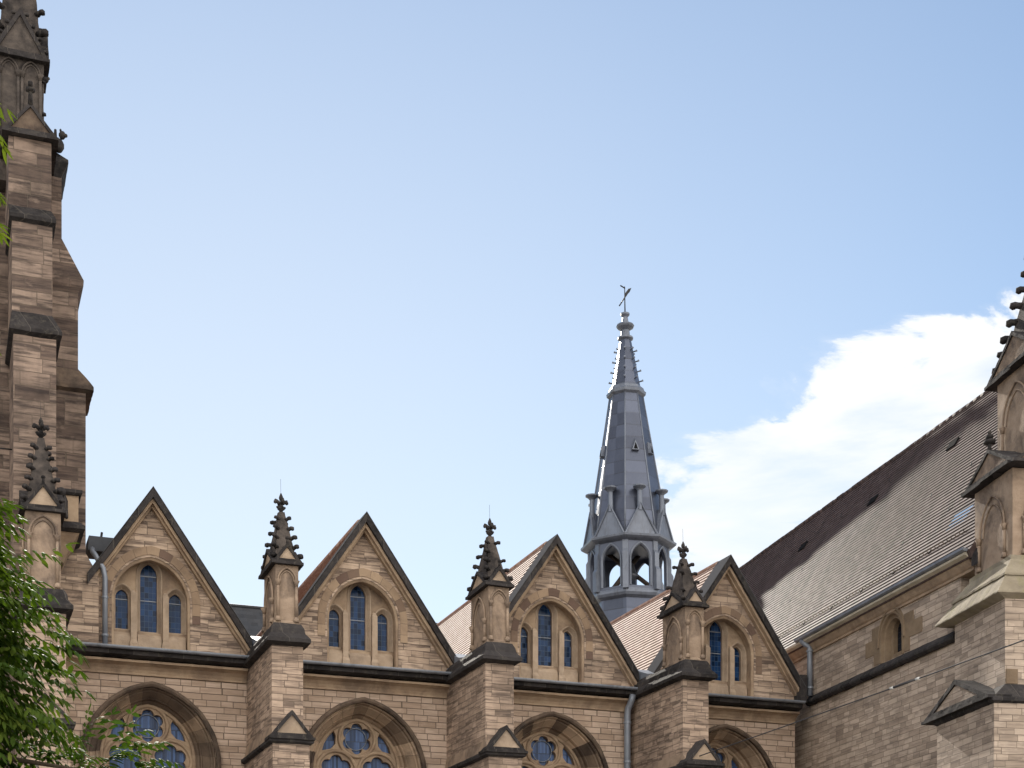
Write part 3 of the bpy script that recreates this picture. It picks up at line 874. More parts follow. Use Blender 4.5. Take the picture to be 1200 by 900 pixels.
for i, c in enumerate(BAYS): gable_bay(c, i == 0)
b = MB(); b.box(24.20, 24.42, 39.62, 40.3, 10.68, 11.5); b.build('kneeler_stone', 'sooty_stone', aisle)
for i, c in enumerate(PIERS):
    if i == 0:
        buttress(c, 0.50, 36.79, 10.72)
        pinnacle(c, 0.395, 36.92, 38.45, 11.24, 13.05, 13.72, 14.98, 1.0, 6, 1.15)
    else:
        buttress(c, 0.386, 36.83, 10.42)
        pinnacle(c, 0.282, 36.90, 38.25, 10.94, 12.40, 12.93, 13.86, 0.95, 5, 1.1)

# valley ends between the gables: lead trays and their short stacks
for c in PIERS[1:]:
    b = MB(); b.prism([(c - 0.42, 10.66), (c + 0.42, 10.66), (c + 0.30, 11.28), (c + 0.1, 11.05), (c - 0.1, 11.05), (c - 0.30, 11.28)], 'y', 39.9, 40.28)
    b.build('valley_tray', 'zinc', aisle)
# rain pipe between the third and fourth bays, and the one beside the first gable


def pipe(parent, pts, r, collars=(), head=None, m='zinc'):
    b = MB(); b.tube(pts, r, 12)
    p = b.build('downpipe', m, parent)
    for q in collars:
        k = MB(); k.ngon(q[0], q[1], [(r + 0.004, q[2] - 0.03), (r + 0.018, q[2] - 0.025), (r + 0.018, q[2] + 0.025), (r + 0.004, q[2] + 0.03)], 12, smooth=False)
        k.build('pipe_collar', m, p)
    return p


pipe(aisle, [(18.66, 39.55, 10.50), (18.64, 39.60, 10.32), (18.58, 39.72, 10.1), (18.58, 39.76, 9.9), (18.58, 39.76, 0.2)], 0.095, [(18.58, 39.76, 9.72), (18.58, 39.76, 8.6), (18.58, 39.76, 6.0)])
pipe(aisle, [(3.80, 40.12, 13.22), (3.80, 39.95, 13.10), (3.85, 39.74, 12.95), (4.03, 39.66, 12.62), (4.07, 39.655, 12.40), (4.07, 39.655, 10.68)], 0.068, [(4.07, 39.655, 11.9), (4.07, 39.655, 10.95)])
b = MB(); b.rects([(3.70, 4.34, 40.1, 40.9, 13.18), (3.72, 4.36, 40.1, 40.9, 13.55)]); ho = b.build('rain_hopper', 'dark_lead', aisle)
b = MB(); b.tube([(4.03, 40.3, 13.5), (4.06, 40.3, 13.72)], 0.03, 6); b.build('overflow_spout', 'iron', ho)

# ------------------------------------------------------------------ nave roof behind
nave = root('nave_roof', 'dark slate nave roof glimpsed in the gaps between the aisle gables', 'roof', (10, 64, 0))
b = MB(); b.prism([(64.2, 0), (71.8, 0), (71.8, 12.9), (64.2, 12.9)], 'x', -6, 30.6); b.build('nave_wall', 'gable_ashlar', nave)
b = MB(); b.prism([(63.9, 12.85), (68.0, 19.42), (72.1, 12.85)], 'x', -6, 31.5); b.build('roof_slope', 'slate', nave)
b = MB(); b.tube([(-6, 68, 19.42), (31.5, 68, 19.42)], 0.08, 8); b.build('ridge_cap', 'slate', nave)

# ------------------------------------------------------------------ transept: local frame x = into the building, y = away from the viewer along the wall
TO = (24.74692, 40.0, 0.0)
T_ROT = math.atan2(-0.1161071, 0.9932367)
tr = root('transept', 'sandstone transept with steep grey tiled roof, skylight and small round arched window', 'church wing', TO, T_ROT, True)
RDN, RZ, EZ = 4.03, 19.26, 12.66
w = MB()
wx = -5.12         # window axis along the wall
hole = shift(arch(0.62, 0.66, 11.56, 10.96, 10), wx)
w.plate([(-8.62, 0), (30, 0), (30, 12.3), (-8.62, 12.3)], [[(y, z) for y, z in hole][::-1]], 0.0, 0.4, 'x')
w.build('transept_wall', 'transept_ashlar', tr)
b = MB(); b.prism([(0.05, 0), (2 * RDN - 0.05, 0), (2 * RDN - 0.05, 12.5), (RDN, RZ - 0.15), (0.05, 12.5)], 'y', -9.62, -9.2); b.build('end_gable', 'transept_ashlar', tr)
for s_ in (-1, 1):
    b = MB(); b.prism([(RDN + s_ * (RDN + 0.2), 12.5), (RDN, RZ + 0.12), (RDN, RZ - 0.16), (RDN + s_ * (RDN + 0.2), 12.22)][::s_], 'y', -9.74, -9.46); b.build('end_coping', 'sooty_stone', tr)
b = MB(); b.prism([(-0.003, 12.20), (-0.05, 12.20), (-0.05, 12.26), (-0.09, 12.30), (-0.16, 12.42), (-0.20, 12.48), (0.3, 12.48), (0.3, 12.20)], 'y', -9.3, 30); b.build('cornice', 'trim_stone', tr)
b = MB(); b.prism([(-0.2, 12.482), (-0.32, 12.54), (-0.32, 12.60), (0.3, 12.60), (0.3, 12.482)], 'y', -9.35, 30); b.build('eave_stone', 'lit_cream_stone', tr)
b = MB(); b.prism([(-0.20, 12.606), (-0.36, 12.61), (-0.405, 12.64), (-0.415, 12.70), (-0.39, 12.70), (-0.2, 12.66)], 'y', -9.4, 0.25); b.build('gutter', 'zinc', tr)
b = MB(); b.prism([(-0.003, 10.66), (-0.08, 10.66), (-0.15, 10.72), (-0.155, 10.77), (-0.11, 10.84), (-0.003, 10.95)], 'y', -8.5, -0.0); b.build('string_course', 'sooty_stone', tr)
# roof
rf = MB()
pts = sawtooth(-0.26, 12.62, RDN, RZ, 0.155, 0.026)
pr = [(2 * RDN - x, z) for x, z in reversed(pts)]
rf.prism(pts + pr + [(2 * RDN + 0.2, 12.45), (-0.2, 12.45)], 'y', -9.5, 33.0)
rfo = rf.build('tiled_roof', 'grey_tile', tr)
b = MB()
yy = -9.5
while yy < 33:
    z_ = RZ + 0.035 + random.uniform(-0.012, 0.012)
    b.tube([(RDN, yy, z_ - 0.045), (RDN, yy + 0.40, z_ - 0.035)], [0.095, 0.085], 7); yy += 0.385
b.build('ridge_tile', 'grey_tile', rfo)


def on_roof(n_, t_, lift=0.0):
    """point on the slope: n_ = plan distance from the wall face, t_ = along the wall (towards the viewer)"""
    k = math.tan(PITCH)
    return Vector((n_ - math.sin(PITCH) * lift, -t_, 12.78 + n_ * (RZ - 12.78) / RDN + math.cos(PITCH) * lift))


def slope_box(parent, name, m, n0, n1, t0, t1, l0, l1):
    b = MB()
    v = [on_roof(n_, t_, l_) for l_ in (l0, l1) for t_ in (t0, t1) for n_ in (n0, n1)]
    b.add(v, [(0, 2, 3, 1), (4, 5, 7, 6), (0, 1, 5, 4), (2, 6, 7, 3), (0, 4, 6, 2), (1, 3, 7, 5)])
    return b.build(name, m, parent)


for n_, t_ in ((3.07, -6.97), (3.02, -1.69), (3.08, 3.05), (1.12, 2.85), (1.2, 6.92), (1.12, -4.6)):
    v = slope_box(rfo, 'roof_vent', 'void', n_ - 0.09, n_ + 0.06, t_ - 0.24, t_ + 0.24, -0.02, 0.09)
for k in range(9):
    n_, t_ = random.uniform(0.7, 3.4), random.uniform(-7, 6.5)
    p = on_roof(n_, t_)
    q = MB(); q.tube([p, on_roof(n_ - 0.10, t_, 0.05), on_roof(n_ - 0.10, t_, 0.11), on_roof(n_ - 0.04, t_, 0.14)], 0.013, 5); q.build('ladder_hook', 'iron', rfo)
sk = slope_box(tr, 'skylight', 'matte_lead', 0.60, 0.98, 6.88, 7.95, 0.0, 0.11)
slope_box(sk, 'pane', 'sky_glass', 0.635, 0.945, 6.97, 7.86, 0.111, 0.118)
sg = MB()
t_ = -2.75
rail = [on_roof(0.34, -2.75, 0.16), on_roof(0.34, 8.6, 0.16)]
for l_, n_ in ((0.06, 0.33), (0.13, 0.335), (0.2, 0.34)):
    sg.tube([on_roof(n_, -2.75, l_), on_roof(n_, 8.6, l_)], 0.010, 5)
while t_ < 8.6:
    sg.tube([on_roof(0.33, t_, 0.0), on_roof(0.34, t_, 0.22)], 0.012, 5); t_ += 0.2
sg.build('snow_guard', 'sooty_brown', rfo)
t_ = -2.75
while t_ < 8.6:
    slope_box(rfo, 'guard_bracket', 'void', 0.29, 0.36, t_ - 0.025, t_ + 0.025, 0.0, 0.15); t_ += 1.9
# window
wn = MB()
wn.loft([[(x, y, z) for y, z in shift(arch(a, h, 11.56, 10.96, 10), wx)] for a, h, x in ((0.66, 0.70, 0.0), (0.64, 0.68, -0.04), (0.58, 0.62, -0.03), (0.55, 0.59, 0.05), (0.5, 0.54, 0.08), (0.47, 0.5, 0.06), (0.42, 0.45, 0.2))])
wo = wn.build('round_arched_window', 'ochre_stone', tr)
bk = MB(); bk.plate(shift(arch(0.56, 0.6, 11.56, 10.94, 10), wx), [shift(arch(0.30, 0.30, 11.74, 11.16, 8), wx)[::-1]], 0.2, 0.38, 'x'); bk.build('window_back', 'ochre_stone', wo)
bk = MB(); bk.prism(shift(arch(0.33, 0.33, 11.74, 11.1, 8), wx), 'x', 0.33, 0.36); bk.build('pane', 'dark_glass', wo)
bk = MB(); bk.loft([[(x, y, z) for y, z in shift(arch(a, h, 11.58, 11.4, 10), wx)] for a, h, x in ((0.66, 0.7, 0.0), (0.67, 0.71, -0.06), (0.72, 0.76, -0.06), (0.74, 0.78, 0.0))]); bk.build('hood_mould', 'ochre_stone', wo)
for y0, y1, z0, z1 in ((-6.75, -5.80, 11.32, 11.72), (-6.3, -5.80, 11.72, 11.98), (-6.1, -5.80, 10.98, 11.32), (-4.44, -3.62, 11.28, 11.70), (-4.44, -4.0, 11.70, 12.02), (-4.44, -4.1, 10.98, 11.28)):
    q = MB(); q.box(-0.018, 0.1, y0, y1, z0, z1); q.build('quoin', 'ochre_stone', wo)
pp = pipe(tr, [(-0.34, -0.12, 12.60), (-0.24, -0.22, 12.46), (-0.14, -0.30, 12.36), (-0.14, -0.30, 10.9)], 0.085, [(-0.14, -0.30, 12.25), (-0.14, -0.30, 11.15)])

# ------------------------------------------------------------------ flèche on the crossing
FX, FY = 32.05, 68.0
fl = root('fleche', 'slender grey lead covered octagonal ridge turret with open belfry and weather vane', 'spire', (FX, FY, 0))
fl.rotation_euler = (0, R(-0.9), 0); fl.location.x += 0.16; fl.scale = (1.06, 1.06, 1.0)      # the spire has settled a little to the left
A0 = R(-119.5)


def octa(r, z, a0=A0): return [(FX + r * math.cos(a0 + i * math.pi / 4), FY + r * math.sin(a0 + i * math.pi / 4), z) for i in range(8)]


def oring(name, rings, m='lead_sheet', parent=fl, cap=True):
    b = MB()
    # one strip per face so that the sheets get their own uv
    cs = [octa(r, z) for r, z in rings]
    b.loft(cs, True, cap)
    return b.build(name, m, parent)


oring('drum', [(1.72, 12.0), (1.66, 21.2)])
oring('belfry_sill', [(1.60, 21.15), (1.86, 21.3), (1.92, 21.42), (1.92, 21.52), (1.80, 21.72)], 'lead_trim')
RB = 1.86
# arcade: eight panels with pointed openings, posts at the corners
for k in range(8):
    a = A0 + (k + 0.5) * math.pi / 4
    ap = RB * math.cos(math.pi / 8); hw = RB * math.sin(math.pi / 8)
    cx_, cy_ = FX + ap * math.cos(a), FY + ap * math.sin(a)
    tx, ty = -math.sin(a), math.cos(a); nx, ny = math.cos(a), math.sin(a)
    t = MB(); t.plate([(-hw, 21.6), (hw, 21.6), (hw, 24.0), (-hw, 24.0)], [arch(0.43, 0.72, 22.98, 21.74, 8)[::-1]], 0.0, 0.14)
    t.v = [(cx_ + x * tx - y * nx, cy_ + x * ty - y * ny, z) for x, y, z in t.v]
    po = t.build('belfry_arch', 'lead_sheet', fl)
    t = MB(); t.loft([[(cx_ + x * tx + y * nx, cy_ + x * ty + y * ny, z) for x, z in arch(w_, h_, 22.98, 21.74, 8)] for w_, h_, y in ((0.53, 0.86, 0.0), (0.52, 0.85, 0.05), (0.48, 0.79, 0.05), (0.43, 0.72, 0.0))])
    t.build('arch_moulding', 'lead_trim', po)
    # corner post with two set-offs
    ca = A0 + k * math.pi / 4; ux, uy = math.cos(ca), math.sin(ca); vx, vy = -uy, ux
    t = MB()

    def rect(h, r0, r1, z): return [(FX + ux * r + vx * s_, FY + uy * r + vy * s_, z) for r, s_ in ((r0, -h), (r1, -h), (r1, h), (r0, h))]
    t.loft([rect(0.125, 1.7, 2.05, 21.55), rect(0.125, 1.7, 2.05, 22.5), rect(0.125, 1.7, 1.96, 22.66), rect(0.125, 1.7, 1.96, 23.3), rect(0.125, 1.7, 1.88, 23.45), rect(0.125, 1.7, 1.88, 24.0)], True, True)
    t.build('corner_post', 'lead_trim', fl)
    # steep gable over each face, with pole and cap
    g_ = MB(); b0 = 24.12; hw2 = 2.05 * math.sin(math.pi / 8) - 0.02; ap2 = 2.05 * math.cos(math.pi / 8)
    F0 = (FX + nx * ap2 - tx * hw2, FY + ny * ap2 - ty * hw2, b0); F1 = (FX + nx * ap2 + tx * hw2, FY + ny * ap2 + ty * hw2, b0)
    AP = (FX + nx * (ap2 - 0.12), FY + ny * (ap2 - 0.12), 25.65); BK_ = (FX + nx * 1.1, FY + ny * 1.1, 25.55); B0 = (FX + nx * 0.9 - tx * hw2 * 0.4, FY + ny * 0.9 - ty * hw2 * 0.4, b0); B1 = (FX + nx * 0.9 + tx * hw2 * 0.4, FY + ny * 0.9 + ty * hw2 * 0.4, b0)
    g_.add([F0, F1, AP, BK_, B0, B1], [(0, 1, 2), (0, 2, 3, 4), (2, 1, 5, 3), (0, 4, 5, 1), (4, 3, 5)])
    go_ = g_.build('face_gable', 'lead_trim', fl)
    g_ = MB(); o_ = Vector((nx, ny, 0)) * 0.03
    g_.tube([Vector(F0) + o_, Vector(AP) + o_, Vector(F1) + o_], 0.055, 6, smooth=False); g_.build('gable_rib', 'lead_trim', go_)
    g_ = MB(); px_, py_ = AP[0] - nx * 0.05, AP[1] - ny * 0.05
    g_.ngon(px_, py_, [(0.13, 25.3), (0.11, 26.25), (0.16, 26.32), (0.30, 26.42), (0.31, 26.48), (0.05, 26.56)], 10, smooth=False); g_.build('pole_cap', 'lead_trim', go_)
oring('belfry_floor', [(1.5, 21.4), (1.5, 21.55)], 'timber')
oring('belfry_cornice', [(1.86, 23.86), (2.10, 23.95), (2.20, 24.02), (2.22, 24.12), (2.05, 24.18)], 'lead_trim')
b = MB(); b.tube([(FX - 1.2, FY - 0.6, 21.6), (FX + 0.9, FY + 0.7, 24.0)], 0.12, 6); b.tube([(FX + 1.2, FY - 0.9, 21.6), (FX - 0.7, FY + 0.9, 24.0)], 0.12, 6); b.build('bell_frame', 'timber', fl)
b = MB(); b.ngon(FX, FY, [(0.10, 23.3), (0.24, 23.25), (0.30, 23.0), (0.36, 22.75), (0.5, 22.55), (0.46, 22.55)], 16, smooth=True); b.build('bell', 'bronze', fl)
spire_pts = [(1.90, 24.16), (1.66, 25.7), (1.44, 27.1), (1.22, 28.5), (1.0, 29.9), (0.77, 31.4)]
oring('lower_spire', spire_pts)
for k in range(8):
    a = A0 + k * math.pi / 4
    b = MB(); b.tube([(FX + r * math.cos(a), FY + r * math.sin(a), z) for r, z in spire_pts], [0.05, 0.046, 0.042, 0.038, 0.034, 0.03], 6); b.build('ridge_roll', 'lead_trim', fl)
oring('collar', [(0.76, 31.3), (0.90, 31.42), (0.92, 31.55), (0.84, 31.62), (0.80, 31.75), (0.6, 31.9)], 'lead_trim')
up_pts = [(0.66, 31.85), (0.25, 34.2)]
oring('upper_spire', up_pts)
for k in range(8):
    a = A0 + k * math.pi / 4
    for t in (0.10, 0.31, 0.52, 0.73):
        r = 0.66 + (0.25 - 0.66) * t; z = 31.85 + 2.35 * t
        b = MB(); ca, sa = math.cos(a), math.sin(a)
        b.tube([(FX + (r - 0.02) * ca, FY + (r - 0.02) * sa, z), (FX + (r + 0.10) * ca, FY + (r + 0.10) * sa, z + 0.03), (FX + (r + 0.17) * ca, FY + (r + 0.17) * sa, z + 0.06)], [0.03, 0.035, 0.05], 6)
        b.build('stud', 'lead_trim', fl)
b = MB()
b.ngon(FX, FY, [(r_, z_ - 0.42) for r_, z_ in ((0.25, 34.55), (0.36, 34.62), (0.36, 34.70), (0.22, 34.76), (0.19, 35.05), (0.38, 35.18), (0.42, 35.26), (0.39, 35.32), (0.16, 35.43), (0.12, 35.70), (0.21, 35.80), (0.21, 35.88), (0.05, 35.95))], 12)
b.build('top_knop', 'lead_trim', fl)
b = MB(); b.tube([(FX, FY, 35.45), (FX, FY, 36.78)], [0.035, 0.02], 6); vn = b.build('weather_vane', 'iron', fl)
b = MB()
# arrow and cock, turned to the wind
ex = Vector((0.93, 0.25, 0)); 
P0 = Vector((FX, FY, 36.30))
b.tube([P0 - ex * 0.35 + Vector((0, 0, -0.55)), P0 + ex * 0.32 + Vector((0, 0, 0.40))], 0.03, 6)
b.prism([(-0.05, -0.05), (0.30, 0.28), (0.42, 0.52), (0.22, 0.42), (0.02, 0.16)], 'y', -0.015, 0.015)
b.v = b.v[:12] + [tuple(P0 + ex * x + Vector((0, y, z))) for x, y, z in b.v[12:]]
b.tube([P0 + ex * -0.26 + Vector((0, 0, 0.46)), P0 + ex * 0.02 + Vector((0, 0, 0.40))], 0.03, 6)
b.build('wind_cock', 'iron', vn)
# little triangular vents in the spire
for k in (0, 1, 6):
    a = A0 + (k + 0.5) * math.pi / 4; ca, sa = math.cos(a), math.sin(a); tx, ty = -sa, ca
    z0 = 28.35; r_ = 1.245 * math.cos(math.pi / 8)
    def Q(r, s_, z): return (FX + ca * r + tx * s_, FY + sa * r + ty * s_, z)
    b = MB(); b.add([Q(r_ - 0.1, -0.17, z0), Q(r_ - 0.1, 0.17, z0), Q(r_ - 0.25, 0, z0 + 0.75), Q(r_ + 0.14, -0.17, z0 + 0.02), Q(r_ + 0.14, 0.17, z0 + 0.02), Q(r_ + 0.10, 0, z0 + 0.5)], [(3, 4, 5), (0, 3, 5, 2), (4, 1, 2, 5), (0, 1, 4, 3), (0, 2, 1)])
    lo_ = b.build('lucarne', 'lead_trim', fl)
    b = MB(); b.add([Q(r_ + 0.15, -0.10, z0 + 0.06), Q(r_ + 0.15, 0.10, z0 + 0.06), Q(r_ + 0.122, 0, z0 + 0.38), Q(r_ + 0.1, -0.10, z0 + 0.06), Q(r_ + 0.1, 0.10, z0 + 0.06), Q(r_ + 0.08, 0, z0 + 0.38)], [(0, 1, 2), (3, 5, 4), (0, 3, 4, 1), (1, 4, 5, 2), (2, 5, 3, 0)])
    b.build('vent_opening', 'void', lo_)

# ------------------------------------------------------------------ bell tower at the left edge
tw = root('bell_tower', 'tall dark sandstone bell tower with stepped buttresses at the left edge', 'tower', (1.2, 40.5, 0))
b = MB(); b.box(-4.6, 2.55, 40.0, 47.5, 0, 21.9); b.build('tower_core', 'tower_ashlar', tw)
for x0 in (-2.4, 0.2):
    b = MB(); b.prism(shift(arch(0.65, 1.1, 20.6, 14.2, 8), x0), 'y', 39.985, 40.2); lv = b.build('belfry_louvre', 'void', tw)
    b = MB()
    for k in range(20): b.prism([(39.9, 14.3 + k * 0.33), (40.15, 14.5 + k * 0.33), (40.15, 14.54 + k * 0.33), (39.9, 14.34 + k * 0.33)], 'x', x0 - 0.62, x0 + 0.62)
    b.build('slat_rack', 'dark_lead', lv)


def setoff(parent, x0, x1, y0, y1, z, ox0, ox1, oy, h, ix0, ix1, iy, m='sooty_stone', name='set_off'):
    """drip moulding then weathering: body rect, overhang, next stage's rect"""
    b = MB(); b.rects([(x0, x1, y0, y1, z), (x0 - ox0, x1 + ox1, y0 - oy, y1, z + 0.06), (x0 - ox0, x1 + ox1, y0 - oy, y1, z + 0.15), (ix0, ix1, iy, y1, z + 0.15 + h)])
    return b.build(name, m, parent)


# front buttress, three stages
b = MB(); b.box(1.80, 2.77, 38.0, 40.1, 0, 17.55); fb = b.build('front_buttress', 'tower_ashlar', tw)
setoff(fb, 1.80, 2.77, 38.0, 40.1, 17.50, 0.10, 0.12, 0.14, 0.45, 1.77, 2.69, 38.1)
b = MB(); b.box(1.77, 2.69, 38.1, 40.1, 17.6, 20.3); b.build('buttress_stage', 'tower_ashlar', fb)
setoff(fb, 1.77, 2.69, 38.1, 40.1, 20.22, 0.06, 0.08, 0.1, 0.3, 1.70, 2.68, 38.25)
b = MB(); b.box(1.70, 2.68, 38.25, 40.1, 20.3, 22.3); b.build('buttress_stage', 'tower_ashlar', fb)
gablet(tw, 'y', 2.19, 0.60, 22.38, 23.12, 38.1, 40.0, 'sooty_brown')
# side buttress to the right, seen edge on
b = MB(); b.box(2.5, 3.61, 39.75, 41.4, 12.4, 17.0); sb = b.build('side_buttress', 'tower_ashlar', tw)
setoff(sb, 2.5, 3.61, 39.75, 41.4, 17.0, 0.0, 0.19, 0.12, 0.45, 2.5, 3.43, 39.77, 'sooty_brown')
b = MB(); b.box(2.6, 3.425, 39.76, 41.4, 17.1, 19.55); b.build('buttress_stage', 'tower_ashlar', sb)
b = MB(); b.rects([(2.6, 3.425, 39.76, 41.4, 19.5), (2.6, 3.55, 39.70, 41.4, 19.66), (2.6, 3.56, 39.70, 41.4, 19.8), (2.6, 3.035, 39.76, 41.4, 20.78)]); b.build('weathering', 'tower_ashlar', sb)
b = MB(); b.box(2.6, 3.03, 39.76, 41.4, 20.7, 22.5); b.build('buttress_stage', 'tower_ashlar', sb)
b = MB(); b.rects([(2.6, 3.03, 39.76, 41.4, 22.3), (2.6, 3.18, 39.6, 41.4, 22.62), (2.6, 3.18, 39.6, 41.4, 22.70), (2.6, 2.85, 39.76, 41.4, 22.95)]); b.build('cap', 'sooty_stone', sb)
b = MB()   # crouching beast on the cap
b.lump((2.95, 39.55, 22.98), (0.13, 0.16, 0.17), 8, 5); b.lump((3.02, 39.45, 23.2), (0.09, 0.1, 0.1), 8, 5); b.lump((3.09, 39.4, 23.18), (0.06, 0.06, 0.05), 6, 3)
b.tube([(2.86, 39.5, 23.0), (2.86, 39.5, 23.34)], [0.05, 0.03], 6); b.lump((2.98, 39.45, 23.31), (0.03, 0.03, 0.05), 6, 3)
b.build('stone_beast', 'sooty_stone', sb)
# lower stage with a sloping offset
b = MB(); b.box(2.6, 3.92, 39.70, 41.0, 10.66, 12.42); ls = b.build('lower_stage', 'gable_ashlar', tw)
b = MB(); b.prism([(2.6, 12.422), (3.92, 12.422), (3.62, 12.95), (2.6, 12.95)], 'y', 39.70, 41.0); b.build('weathering', 'gable_ashlar', ls)
# corbelled block beside the pinnacle
b = MB(); b.box(2.86, 3.30, 38.2, 39.6, 13.2, 13.95); cb = b.build('corbel_block', 'trim_stone', tw)
b = MB(); b.rects([(2.82, 3.34, 38.15, 39.6, 13.9), (2.80, 3.38, 38.1, 39.6, 13.95), (2.80, 3.38, 38.1, 39.6, 14.02)]); b.build('block_cap', 'sooty_stone', cb)
b = MB(); b.rects([(2.8, 2.98, 38.5, 39.6, 12.35), (2.8, 3.15, 38.3, 39.6, 12.75), (2.8, 3.28, 38.18, 39.6, 12.95), (2.8, 3.32, 38.15, 39.6, 13.0)]); b.build('corbel', 'trim_stone', cb)
b = MB(); b.rects([(2.75, 3.32, 38.1, 39.6, 13.0), (2.72, 3.44, 38.0, 39.6, 13.06), (2.72, 3.44, 38.0, 39.6, 13.14), (2.8, 3.32, 38.15, 39.6, 13.26)]); b.build('corbel_moulding', 'sooty_stone', cb)
b = MB()  # gargoyle crouching against it
b.lump((2.93, 38.05, 13.62), (0.12, 0.16, 0.26), 8, 5); b.lump((2.88, 37.9, 13.86), (0.11, 0.13, 0.11), 8, 5); b.tube([(2.98, 38.0, 13.5), (3.0, 37.9, 13.25)], [0.06, 0.04], 6)
b.build('gargoyle', 'sooty_stone', tw)
# upper pinnacle with blind tracery
pc, ph = 2.02, 0.56
b = MB(); b.box(pc - ph, pc + ph, 39.4, 40.5, 21.8, 25.0); up_ = b.build('tower_pinnacle', 'spire_stone', tw)
blind_panel(up_, 'y', pc - 0.26, 0.27, 22.5, 24.85, 39.4, 0.05, m='spire_stone'); blind_panel(up_, 'y', pc + 0.26, 0.27, 22.5, 24.85, 39.4, 0.05, m='spire_stone')
gablet(up_, 'y', pc, ph + 0.1, 24.9, 26.05, 39.28, 39.95, 'spire_stone', rim=0.09)
gablet(up_, 'x', 39.95, ph + 0.1, 24.9, 26.05, pc - ph - 0.12, pc + ph + 0.12, 'pinnacle_stone', rim=0.09)
b = MB(); b.rects([(pc - 0.52, pc + 0.52, 39.43, 40.47, 24.95), (pc - 0.05, pc + 0.05, 39.9, 40.0, 30.5)]); b.build('spire', 'spire_stone', up_)
spire_crockets(up_, (pc - 0.52, pc + 0.52, 39.43, 40.47, 24.95), (pc, 39.95, 30.5, 0.05), 9, 1.5)
finial(up_, pc, 39.95, 30.45, 1.3)
for s_ in (-1, 1):
    for q in (0.18, 0.42, 0.66, 0.88):
        crocket(up_, (pc + s_ * (ph + 0.1) * (1 - q), 39.34, 24.9 + 1.15 * q), 0.0 if s_ > 0 else math.pi, 0.85)
for q in (0.2, 0.5, 0.8):
    crocket(up_, (pc + ph * 0.9, 39.45, 22.3 + 2.6 * q), R(-45), 0.9)
for x_, z_ in ((pc + ph + 0.03, 24.45), (pc + ph + 0.03, 23.2)):
    b = MB(); b.lump((x_, 39.4, z_), (0.09, 0.1, 0.07), 7, 4); b.tube([(x_ - 0.08, 39.45, z_), (x_ + 0.1, 39.35, z_ + 0.04)], [0.06, 0.03], 6); b.build('knop', 'sooty_stone', up_)
b = MB(); b.tube([(2.19, 38.14, 23.05), (2.19, 38.14, 23.42)], [0.06, 0.04], 6); b.lump((2.19, 38.14, 23.42), (0.13, 0.1, 0.07), 7, 3); b.lump((2.19, 38.14, 23.56), (0.07, 0.07, 0.08), 7, 3); b.build('gable_bud', 'sooty_stone', tw)
b = MB(); b.tube([(1.2, 38.6, 14.95), (1.80, 38.55, 14.95)], 0.018, 6); b.build('tie_rod', 'iron', tw)

# ------------------------------------------------------------------ corner turret at the right edge: local x = into it, y = away from the viewer
CT = (23.419498, 31.228395, 0.0)
C_ROT = math.atan2(-0.1951429, 0.9807748)
ct = root('corner_turret', 'sandstone corner turret of the transept with two tiers of pinnacles at the right edge', 'turret', CT, C_ROT, True)
b = MB(); b.box(-0.35, 3.0, -2.71, 0.25, 0, 8.52); b.build('lower_stage', 'transept_ashlar', ct)
b = MB(); b.rects([(-0.35, 3.0, -2.71, 0.25, 8.50), (-0.42, 3.1, -2.79, 0.32, 8.55), (-0.42, 3.1, -2.79, 0.32, 8.62), (-0.37, 3.0, -2.73, 0.27, 8.66)]); b.build('string_course', 'sooty_stone', ct)
b = MB(); b.rects([(-0.36, 2.9, -2.72, 0.26, 8.655), (0.005, 2.7, -2.555, 0.0, 8.98)]); b.build('weathering', 'sooty_stone', ct)
gablet(ct, 'x', -1.0, 1.72, 8.69, 9.38, -0.50, 0.05, 'transept_ashlar', rim=0.105)
b = MB(); b.box(0.0, 2.7, -2.55, 0.0, 8.5, 11.0); b.build('upper_stage', 'transept_ashlar', ct)
b = MB(); b.rects([(0.0, 2.7, -2.55, 0.0, 10.93), (-0.25, 2.95, -2.72, 0.62, 11.03), (-0.25, 2.95, -2.72, 0.62, 11.06), (-0.02, 2.7, -2.62, 0.02, 11.46)]); b.build('lower_weathering', 'weathered_cap', ct)
b = MB(); b.rects([(-0.06, 2.75, -2.66, 0.06, 11.45), (-0.06, 2.75, -2.66, 0.06, 11.50), (0.17, 2.4, -2.5, -0.42, 11.86), (0.17, 2.4, -2.5, -0.42, 11.96)]); b.build('upper_weathering', 'weathered_cap', ct)
b = MB(); b.box(0.02, 0.30, -2.575, -2.4, 8.99, 9.32); b.build('quoin', 'ochre_stone', ct)
# first tier
b = MB(); b.box(0.25, 2.2, -2.42, -0.55, 11.9, 13.98); s1 = b.build('lower_tier', 'pinnacle_stone', ct)
blind_panel(s1, 'x', -1.48, 0.78, 12.0, 13.75, 0.25, 0.06)
blind_panel(s1, 'y', 1.1, 0.72, 12.0, 13.75, -2.42, 0.06)
gablet(s1, 'x', -1.48, 1.26, 14.08, 14.72, 0.10, 1.2, 'pinnacle_stone', rim=0.08)
gablet(s1, 'y', 1.22, 1.15, 14.08, 14.72, -2.58, -1.2, 'pinnacle_stone', rim=0.08)
b = MB(); b.tube([(0.16, -1.48, 14.68), (0.16, -1.48, 14.88)], 0.05, 6); b.lump((0.16, -1.48, 14.9), (0.16, 0.2, 0.06), 7, 3); b.lump((0.16, -1.48, 15.02), (0.1, 0.13, 0.06), 7, 3); b.lump((0.16, -1.48, 15.12), (0.05, 0.05, 0.06), 6, 3)
b.build('gable_bud', 'sooty_stone', s1)
